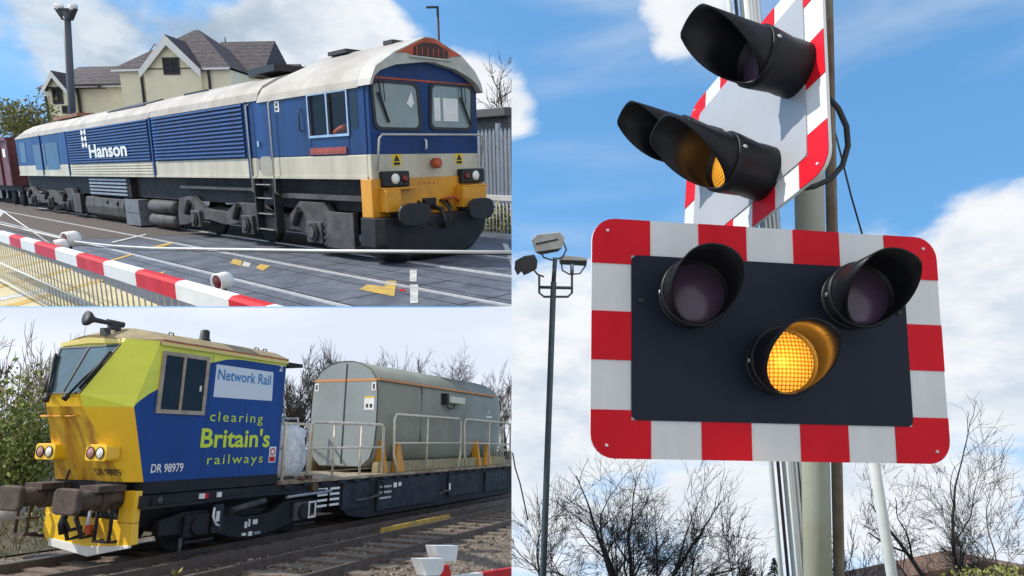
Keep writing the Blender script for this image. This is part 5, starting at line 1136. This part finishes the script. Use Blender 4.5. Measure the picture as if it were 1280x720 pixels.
class Board(Stage):
    """a signal board's own axes: x right along it, y down it, z behind it."""
def board(Rc, O, w_, h_, name, label, lamps, pan, hood_d, rad, cols=7, rows=5, aim=(0, 0, 1), hl=.26, marks=True):
    X = Vector([r[0] for r in Rc]); Yd = Vector([r[1] for r in Rc]); Zb = Vector([r[2] for r in Rc])
    # right-handed: x right, y behind, z up
    st = Stage(X, Zb, -Yd, O, 1.)
    t = thing(st, name, label, 'crossing signal', (w_/2, 0, -h_/2))
    m = MB(); P = [(x, .0, z) for x, z in rrect(0, w_, -h_, 0, .075, 6)]; m.prism(P, (0, .012, 0), M_refw)
    bw = w_*.107 if marks else .10; bh = h_*.155 if marks else .105
    # red and white blocks round the edge
    def cells(n, L): return [L*i/n for i in range(n+1)]
    # ring of blocks: corners are L-shaped red
    c1 = w_*.159 if marks else w_*.15; r1 = h_*.195
    cx = [0, c1]+[c1+(w_-2*c1)*k/5 for k in range(1, 6)]+[w_]
    rz = [0, r1]+[r1+(h_-2*r1)*k/3 for k in range(1, 4)]+[h_]
    rr = rrect(0, w_, -h_, 0, .075, 6)
    e = -.003
    def corner(sx, sz):
        # rounded outer corner block, L around the panel corner
        x0, x1 = (0, cx[1]) if sx < 0 else (w_, cx[-2]); z0, z1 = (0, -rz[1]) if sz > 0 else (-h_, -rz[-2]); r = .075
        ax = 1 if sx < 0 else -1; az = -1 if sz > 0 else 1
        xi = x0+ax*bw; zi = z0+az*bh; arc = []
        for k in range(7):
            a = R_(90*k/6); arc.append((x0+ax*(r-r*math.sin(a)), z0+az*(r-r*math.cos(a))))
        top = [(x1, z0)]+arc+[(x0, z1), (xi, z1), (xi, zi), (x1, zi)]
        m.prism([(x, e, z) for x, z in top], (0, -e, 0), M_refr)
    for sx in (-1, 1):
        for sz in (-1, 1): corner(sx, sz)
    for k in range(1, 6):
        if k % 2 == 0:
            for z0, z1 in ((0, -bh), (-h_, -h_+bh)): m.box(cx[k], cx[k+1], e, 0, min(z0, z1), max(z0, z1), M_refr)
    for k in range(1, 4):
        if k % 2 == 0:
            for x0, x1 in ((0, bw), (w_-bw, w_)): m.box(x0, x1, e, 0, -rz[k+1], -rz[k], M_refr)
    obj('backboard', m, t)
    m = MB()
    for x in (.05, w_-.05):
        for z in (-.04, -h_+.04): m.cyl((x, -.008, z), (x, 0, z), .0045, M_refw, n=8)
    islands('bolt', m, t)
    m = MB(); m.prism([(x, -.006, z) for x, z in rrect(bw, w_-bw, -h_+bh, -bh, .02, 3)], (0, .006, 0), pan)
    pn = obj('panel', m, t)
    m = MB()
    for x, z in ((bw+.03, -h_*.35), (w_-bw-.03, -h_*.35)): m.cyl((x, -.016, z), (x, -.006, z), .008, M_blk, n=8)
    islands('bolt', m, pn)
    for i, (lx, lz, lm) in enumerate(lamps):
        c = Vector((lx, 0, lz)); d = Vector((0, -1, 0)); d = Vector(aim).normalized() if aim else d
        m = MB(); m.lathe(c, d, [(.0, rad*1.02), (.05, rad*1.02), (hood_d*.5, rad*1.0), (hood_d, rad*1.1), (hood_d+.03, rad*1.12), (hood_d+.03, rad*1.0), (hood_d-.0, rad*.98), (hood_d-.01, .0)], M_hood, 32, caps=False)
        lp = obj('lamp', m, t)
        # lens with its own grid coordinates
        me = bmesh.new(); uv = me.loops.layers.uv.new('UVMap'); a = Vector((1, 0, 0)); a = (a-d*a.dot(d)).normalized(); b = d.cross(a); n = 40; rl = rad*.97
        rings = []
        for q in (0, .35, .7, 1.):
            rings.append([(c+d*(hood_d+.004+.022*(1-q*q))+(a*math.cos(2*math.pi*k/n)+b*math.sin(2*math.pi*k/n))*rl*q, (math.cos(2*math.pi*k/n)*q, math.sin(2*math.pi*k/n)*q)) for k in range(n)])
        for i_ in range(3):
            for k in range(n):
                q4 = [rings[i_][k], rings[i_+1][k], rings[i_+1][(k+1) % n], rings[i_][(k+1) % n]]
                if i_ == 0: q4 = [rings[0][0], rings[1][k], rings[1][(k+1) % n]]
                f = me.faces.new([me.verts.new(p-BASE[t.name]) for p, _ in q4]); f.smooth = True
                for l, (_, uvc) in zip(f.loops, q4): l[uv].uv = uvc
        bmesh.ops.remove_doubles(me, verts=me.verts, dist=1e-6); bmesh.ops.recalc_face_normals(me, faces=me.faces)
        mm = bpy.data.meshes.new('lens'); me.to_mesh(mm); me.free(); mm.materials.append(lm)
        lo = bpy.data.objects.new('lens', mm); S.collection.objects.link(lo); lo.parent = lp
        # tunnel hood: long at the top, cut away towards the bottom
        m = MB(); n = 40; up = Vector((0, 0, 1)); up = (up-d*up.dot(d)).normalized(); sd = d.cross(up); out_ = []
        for ra in (rad*1.04, rad*1.0):
            ring0 = []; ring1 = []; ringm = []
            for k in range(n):
                th = 2*math.pi*k/n; rv = up*math.cos(th)+sd*math.sin(th); cc = (math.cos(th)+1)/2
                ln = hl*(.10+.90*min(1., cc/.82)**.85)
                ring0.append(c+d*(hood_d+.0)+rv*ra); ringm.append(c+d*(hood_d+ln*.5)+rv*ra*1.0); ring1.append(c+d*(hood_d+ln)+rv*ra*1.0)
            out_.append((ring0, ringm, ring1))
        (o0, om, o1), (i0, im, i1) = out_
        m.loft([o0, om, o1, i1, im, i0], M_hood, caps=False, sm=False)
        for k in range(len(m.sm)): m.sm[k] = (k//n) != 2
        obj('hood', m, lp)
        if lm in (M_amb, M_amb2):                                        # the lit bulb's own light inside its hood
            ld = bpy.data.lights.new('bulb', 'POINT'); ld.energy = 1.7 if lm == M_amb else .12; ld.color = (1, .42, .05); ld.shadow_soft_size = .03
            lq = bpy.data.objects.new('bulb', ld); S.collection.objects.link(lq); lq.parent = lp; lq.location = c+d*(hood_d+.085)-BASE[t.name]
        m = MB(); m.cyl(c+d*(hood_d+.01)+sd*rad*1.1, c+d*(hood_d+.01)+sd*rad*1.15, .008, M_steel, n=6); m.cyl(c+d*(hood_d+.01)-sd*rad*1.1, c+d*(hood_d+.01)-sd*rad*1.15, .008, M_steel, n=6); islands('hood_screw', m, lp)
    return st
R1 = [[0.9913, -0.02714, -0.1288], [0.04692, 0.98708, 0.15318], [0.12298, -0.15789, 0.97977]]; O1 = [0.2573, -0.226, 2.1807]
R2 = [[0.252, -0.15545, 0.95516], [-0.3661, 0.89834, 0.2428], [-0.8958, -0.41087, 0.16947]]; O2 = [0.8949, -0.8884, 3.3973]
def onb(Rc, O, x, y, dep):
    X = Vector([r[0] for r in Rc]); Yd = Vector([r[1] for r in Rc]); Zb = Vector([r[2] for r in Rc]); O = Vector(O)
    d = Vector(((x-PX)/F, (y-PY)/F, 1)); t = ((O+Zb*dep)).dot(Zb)/d.dot(Zb); p = d*t-O; return p.dot(X), -p.dot(Yd)
L1 = [onb(R1, O1, x, y, -.07) for x, y in ((871, 369), (1077, 372), (982, 454))]
S1 = board(R1, O1, 1.2, .752, 'crossing_signal', 'red and white bordered signal board with black panel, lit amber lamp below centre', [(*L1[0], M_off), (*L1[1], M_off), (*L1[2], M_amb)], M_pan, .07, .097, aim=(-.13, -1, .06), hl=.22)
L2 = [(.25, -.42), (.84, -.46), (.64, -.785)]
S2 = board(R2, O2, .98, .965, 'crossing_signal', 'second crossing signal board above, pale and turned sharply left, its lowest lamp lit amber', [(*L2[0], M_off), (*L2[1], M_off), (*L2[2], M_amb2)], M_panw, .16, .10, aim=(.07, -1, -.07), hl=.28, marks=False)  # pale only from the painted sky glare on its black panel

def posts():
    cp = R.at
    def post_pts(l, dep): return [R.z(x, y, dep) for x, y in l]
    dep = 2.95
    g = lambda p: p
    def ground_of(p, q):                                                # continue a line down to the foot of the post
        d = (q-p); k = (-1.75-p.z)/d.z; return p+d*k
    a, b = post_pts(((1006, -30), (1019, 580)), dep)[0], R.z(1018.5, 580, dep); foot = ground_of(a, b)
    t = thing(R, 'signal_post', 'stout weathered grey green steel post carrying the crossing signal boards', 'post', foot)
    r = 17.5/F*dep
    m = MB(); m.tube([foot, b, a], r, M_pole, 24); obj('pole', m, t)
    m = MB(); off = R.z(1046, 580, dep+.04)-b
    m.tube([foot+off, b+off, a+off], r*.42, M_poler, 4); obj('rusty_strip', m, t)
    m = MB(); m.tube([foot, foot+Vector((0, 0, .05))], .2, M_pole, 20); obj('base_plate', m, t)
    # brackets clamping the boards
    m = MB()
    for x, y, dd in ((1012, 330, 2.35), (1016, 520, 2.35)): m.tube([R.z(x, y, dep-.05), R.z(x-30, y, dd+.02)], .03, M_dark, 8)
    m.tube([R.z(1008, 60, dep-.05), R.z(985, 60, dep+.0)], .035, M_dark, 8)
    islands('clamp', m, t)
    # ribbed conduit beside it
    a, b = R.z(938, 10, dep+.05), R.z(990, 580, dep+.05); f2 = ground_of(a, b)
    t2 = thing(R, 'conduit_trunking', 'pale ribbed cable trunking running up beside the stout signal post', 'conduit', f2)
    m = MB(); w_ = 10.5/F*dep; a2 = a+(a-b)*.2
    m.tube([f2, b, a2], w_*1.25, M_conduit, 4); obj('duct', m, t2)
    m = MB(); ex = R.R.transposed() @ Vector((1, 0, 0)); fw = R.R.transposed() @ Vector((0, 0, -1))
    for k in range(4):
        o = ex*w_*(-1.0+k*.5)+fw*w_*1.25; m.tube([f2+o, b+o, a2+o], w_*.16, M_white, 5)
    obj('ribs', m, t2)
    m = MB(); o = ex*(-w_*1.7); m.tube([f2+o, b+o, a2+o], w_*.2, M_dark, 5); m.tube([f2+o*1.5, b+o*1.5, a2+o*1.5], w_*.3, M_conduit, 5); islands('side_strip', m, t2)
    # slender white post at the right
    a, b = R.z(1080, 500, 3.3), R.z(1115, 720, 3.3); f3 = ground_of(a, b); a = a+(a-b)*.3
    t3 = thing(R, 'white_post', 'slender white post leaning slightly below the right end of the signal board', 'post', f3)
    m = MB(); m.tube([f3, b, a], 6.4/F*3.3, mat('post_white', (.6, .62, .6), .5, var=.15), 12); obj('pole', m, t3)
    m = MB(); m.tube([f3, f3+Vector((0, 0, .04))], .1, M_conduit, 12); obj('base_plate', m, t3)
    # cable loop behind the upper board and the thin wire
    m = MB(); P = [R.z(x, y, 2.62) for x, y in ((1034, 120), (1048, 136), (1058, 158), (1060, 182), (1053, 207), (1038, 224), (1018, 233), (1000, 236))]; m.tube(P, 3.6/F*2.6, M_blk, 8); 
    single(R, 'cable', m, 'thick black cable looping round the right edge of the upper signal board', 'cable', P[3])
    m = MB(); P = [R.z(x, y, 3.1) for x, y in ((1040, 150), (1049, 185), (1064, 245), (1077, 290), (1092, 350))]; m.tube(P, 1.2/F*3.1, M_blk, 5); single(R, 'wire', m, 'thin dark wire dropping behind the upper signal board to the right', 'wire', P[2])
posts()

def mast():
    dep = 17.; q = lambda x, y, d=dep: R.z(x, y, d); s_ = dep/F
    a, b = q(692, 352), q(683, 604); d = b-a; foot = a+d*((-5.6-a.z)/d.z)
    t = thing(R, 'floodlight_mast', 'slender dark mast with three floodlights on a bracket at the left of the signal board', 'floodlight', foot)
    mm = mat('mast_dark', (.075, .095, .11), .45, var=.2)
    m = MB(); m.tube([foot, b, a], 4.4*s_, mm, 12, r1=3.6*s_); m.tube([a, q(694, 322)], 2.8*s_, mm, 8); obj('pole', m, t)
    m = MB(); m.tube([q(674, 344), q(674, 366), q(680, 371), q(710, 371), q(715, 366), q(715, 342)], 1.5*s_, mm, 7); m.tube([q(674, 359), q(715, 360)], 2*s_, mm, 7); obj('bracket', m, t)
    def lamp(P, dz, mt, name='floodlight_head'):
        m = MB(); fw = (R.R.transposed() @ Vector((0, 0, 1)))*dz*s_; m.prism([q(x, y) for x, y in P], fw, mt); return obj(name, m, t, bevel=.6*s_)
    wht = mat('floodlight_white', (.62, .60, .55), .45, var=.15, vs=3)
    f1 = lamp([(665, 300), (671, 293), (700, 290), (706, 298), (702, 311), (670, 315)], 16, wht)
    m = MB(); m.prism([q(x, y, dep-.02) for x, y in ((670, 315), (702, 310), (698, 314), (676, 318))], (R.R.transposed() @ Vector((0, 0, 1)))*12*s_, M_blk); obj('glass', m, f1)
    m = MB(); m.tube([q(676, 316), q(680, 322), q(690, 325), q(703, 322), q(708, 312), q(704, 302)], 1.2*s_, mm, 6); m.prism([q(x, y, dep-.03) for x, y in ((670, 304), (698, 298), (698, 300), (670, 306))], (R.R.transposed() @ Vector((0, 0, 1)))*.02, M_dark); obj('yoke', m, f1)
    f2 = lamp([(700, 321), (704, 319), (734, 322), (734, 326), (700, 325)], 18, wht)
    m = MB(); m.prism([q(x, y, dep-.02) for x, y in ((700, 325), (734, 326), (733, 332), (701, 330))], (R.R.transposed() @ Vector((0, 0, 1)))*18*s_, M_blk); obj('glass', m, f2)
    m = MB(); m.tube([q(702, 330), q(703, 338), q(712, 343), q(725, 342), q(732, 332)], 1.0*s_, mm, 6); m.cyl(q(715, 330), q(715, 342), 2.4*s_, M_grey); obj('yoke', m, f2)
    f3 = lamp([(644, 326), (655, 320), (668, 318), (672, 326), (671, 336), (662, 341), (655, 344), (652, 339), (647, 344), (643, 336)], 14, mat('floodlight_dark', (.06, .06, .068), .5, var=.3))
    m = MB(); m.tube([q(666, 336), q(672, 343), q(680, 346)], 1.2*s_, mm, 6); obj('yoke', m, f3)
    m = MB(); P = [q(640.8, 566, 20), q(644, 585, 20), q(650, 604, 20), q(660, 650, 20)]; m.tube(P, .02, M_dark, 4); single(R, 'stay_wire', m, 'thin stay wire sloping at the left edge beside the floodlight mast', 'wire', P[1])
mast()

def r_land():
    # hillside falling away below the crossing
    gm = mat('grass_slope', (.07, .09, .03), .95, col2=(.10, .085, .045), vs=.8, bump=.5, bs=6)
    m = MB(); dx = EPS; rows = [(-.5, -1.75), (3, -1.75), (7, -1.9), (14, -4.2), (30, -8.6), (60, -16), (120, -31)]
    # left edge lies on the panel boundary (camera x = 0)
    g = []
    for y, z in rows:
        p0 = [Vector((x, y, z)) for x in (0, 6, 20, 60, 140)]; g.append(p0)
    X0 = [(Vector((0, y, z))) for y, z in rows]
    n_ = R.R.transposed() @ Vector((1, 0, 0))
    for r_ in g:
        p = r_[0]; p.x = -(n_.y*p.y+n_.z*p.z)/n_.x+.01
    for a, b in zip(g, g[1:]):
        for k in range(4): m.poly([a[k], a[k+1], b[k+1], b[k]], gm)
    struct(R, 'hillside', m)
    H = lambda y: next((za+(zb-za)*(y-ya)/(yb-ya) for (ya, za), (yb, zb) in zip(rows, rows[1:]) if ya <= y <= yb), -30)
    def tr(px, ptop, dep, seed, label, **k):
        b = R.z(px, 720, dep); zt = R.z(px, ptop, dep).z; zb = H(b.y); kw = dict(levels=6, twig=.0085*dep/24, trunk=.24, spread=.58, up=.16, r0=.12, nchild=(3, 3)); kw.update(k)
        tree(R, 'bare_tree', label, (b.x, b.y, zb), (zt-zb)*kw.pop('hf', 1.0), seed, M_barkd, 'bare trees beyond the crossing signal', **kw)
    tr(795, 560, 24, 41, 'large bare spreading tree beneath the left end of the signal board', stems=5, trunk=.44, spread=.62, r0=.24, fan=.36, nchild=(2, 4), levels=7, up=.08, twig=.0062, dome=(R.z(815, 690, 24), 4.3, 3.9), hf=1.27)
    tr(1190, 500, 24, 52, 'tall bare tree at the right with upright stems above a brown roof', stems=2, trunk=.42, spread=.62, r0=.22, fan=.22, nchild=(2, 4), levels=7, up=.10, twig=.0062, dome=(R.z(1192, 630, 24), 3.0, 4.0), hf=1.12)
    tr(925, 600, 34, 43, 'slim bare tree between the large spreading tree and the signal post', spread=.4, stems=2)
    tr(1078, 635, 40, 44, 'small distant bare tree just right of the signal post', spread=.45)
    tr(1272, 540, 30, 45, 'bare tree cut by the right edge of the picture', spread=.6, stems=2)
    tr(672, 585, 36, 46, 'bare tree behind the floodlight mast at the left', spread=.5)
    rnd = random.Random(11); dep = 45
    b = R.z(968, 720, dep); t = thing(R, 'conifer', 'small dark pointed conifer left of the signal post', 'tree', (b.x, b.y, H(b.y)))
    tip = R.z(968, 697, dep); m = MB(); m.tube([(b.x, b.y, H(b.y)), tip], .12, M_barkd, 6, r1=.02); obj('trunk', m, t)
    m = MB(); gcol = [mat('conifer_a', (.03, .05, .025), .8), mat('conifer_b', (.05, .07, .03), .8)]
    for k in range(900):
        f = rnd.random(); z = tip.z-f*4.5; a_ = rnd.uniform(0, 6.28); rr = f*1.7*rnd.uniform(.3, 1); p = Vector((tip.x+math.cos(a_)*rr, tip.y+math.sin(a_)*rr, z-rr*.25)); s_ = .13; m.poly([p, p+Vector((math.cos(a_)*s_*1.5, math.sin(a_)*s_*1.5, -.1)), p+Vector((-math.sin(a_)*s_, math.cos(a_)*s_, -.05))], rnd.choice(gcol))
    obj('crown', m, t)
    # brown roofed building behind the right-hand tree
    dep = 42; q = lambda x, y, d=dep: R.z(x, y, d)
    t = thing(R, 'brown_roof_house', 'low building with a broad brown tiled roof at the bottom right behind the bare tree', 'house', (q(1200, 720).x, q(1200, 720).y, H(q(1200, 720).y)))
    rm = mat('brown_tiles', (.17, .10, .07), .85, var=.35, vs=5, streak=(1, 1, 5), bump=.2); aw = R.R.transposed() @ Vector((0, 0, 1)); aw.z = 0; aw = aw.normalized()*3.5
    m = MB(); A, Bp, Cp = q(1075, 733), q(1228, 701), q(1400, 733); th = Vector((0, 0, -.3))
    for p, s_ in ((A, Bp), (Bp, Cp)): m.hexa([p+th, s_+th, s_+th+aw, p+th+aw, p, s_, s_+aw, p+aw], rm)
    obj('roof', m, t)
    m = MB(); zb = H(A.y); m.prism([q(1095, 733), q(1228, 705), q(1380, 733), Vector((q(1380, 726).x, q(1380, 726).y, zb)), Vector((q(1060, 726).x, q(1060, 726).y, zb))], aw*.96, mat('brown_wall', (.13, .085, .06), .9, var=.3)); obj('wall', m, t)
    dep = 20; m = MB(); rnd = random.Random(6)
    for k in range(9): leaf_mass(m, R.z(1200+k*9, 726+rnd.uniform(-6, 10), dep+rnd.uniform(-1, 1)), (.7, .6, .5), 260, .06, [M_lf[0], M_lf[1], M_lg[2]], rnd)
    b = R.z(1230, 720, dep)
    for k in range(10): p = R.z(1195+k*8, 716, dep); m.tube([(p.x, p.y, H(p.y)), p], .03, M_bark, 4)
    single(R, 'bush', m, 'yellow green bush at the bottom right in front of the brown roof', 'bush', (b.x, b.y, H(b.y)))
M_barkd = mat('dark_bark', (.045, .038, .036), .9, var=.3, vs=6)
r_land()
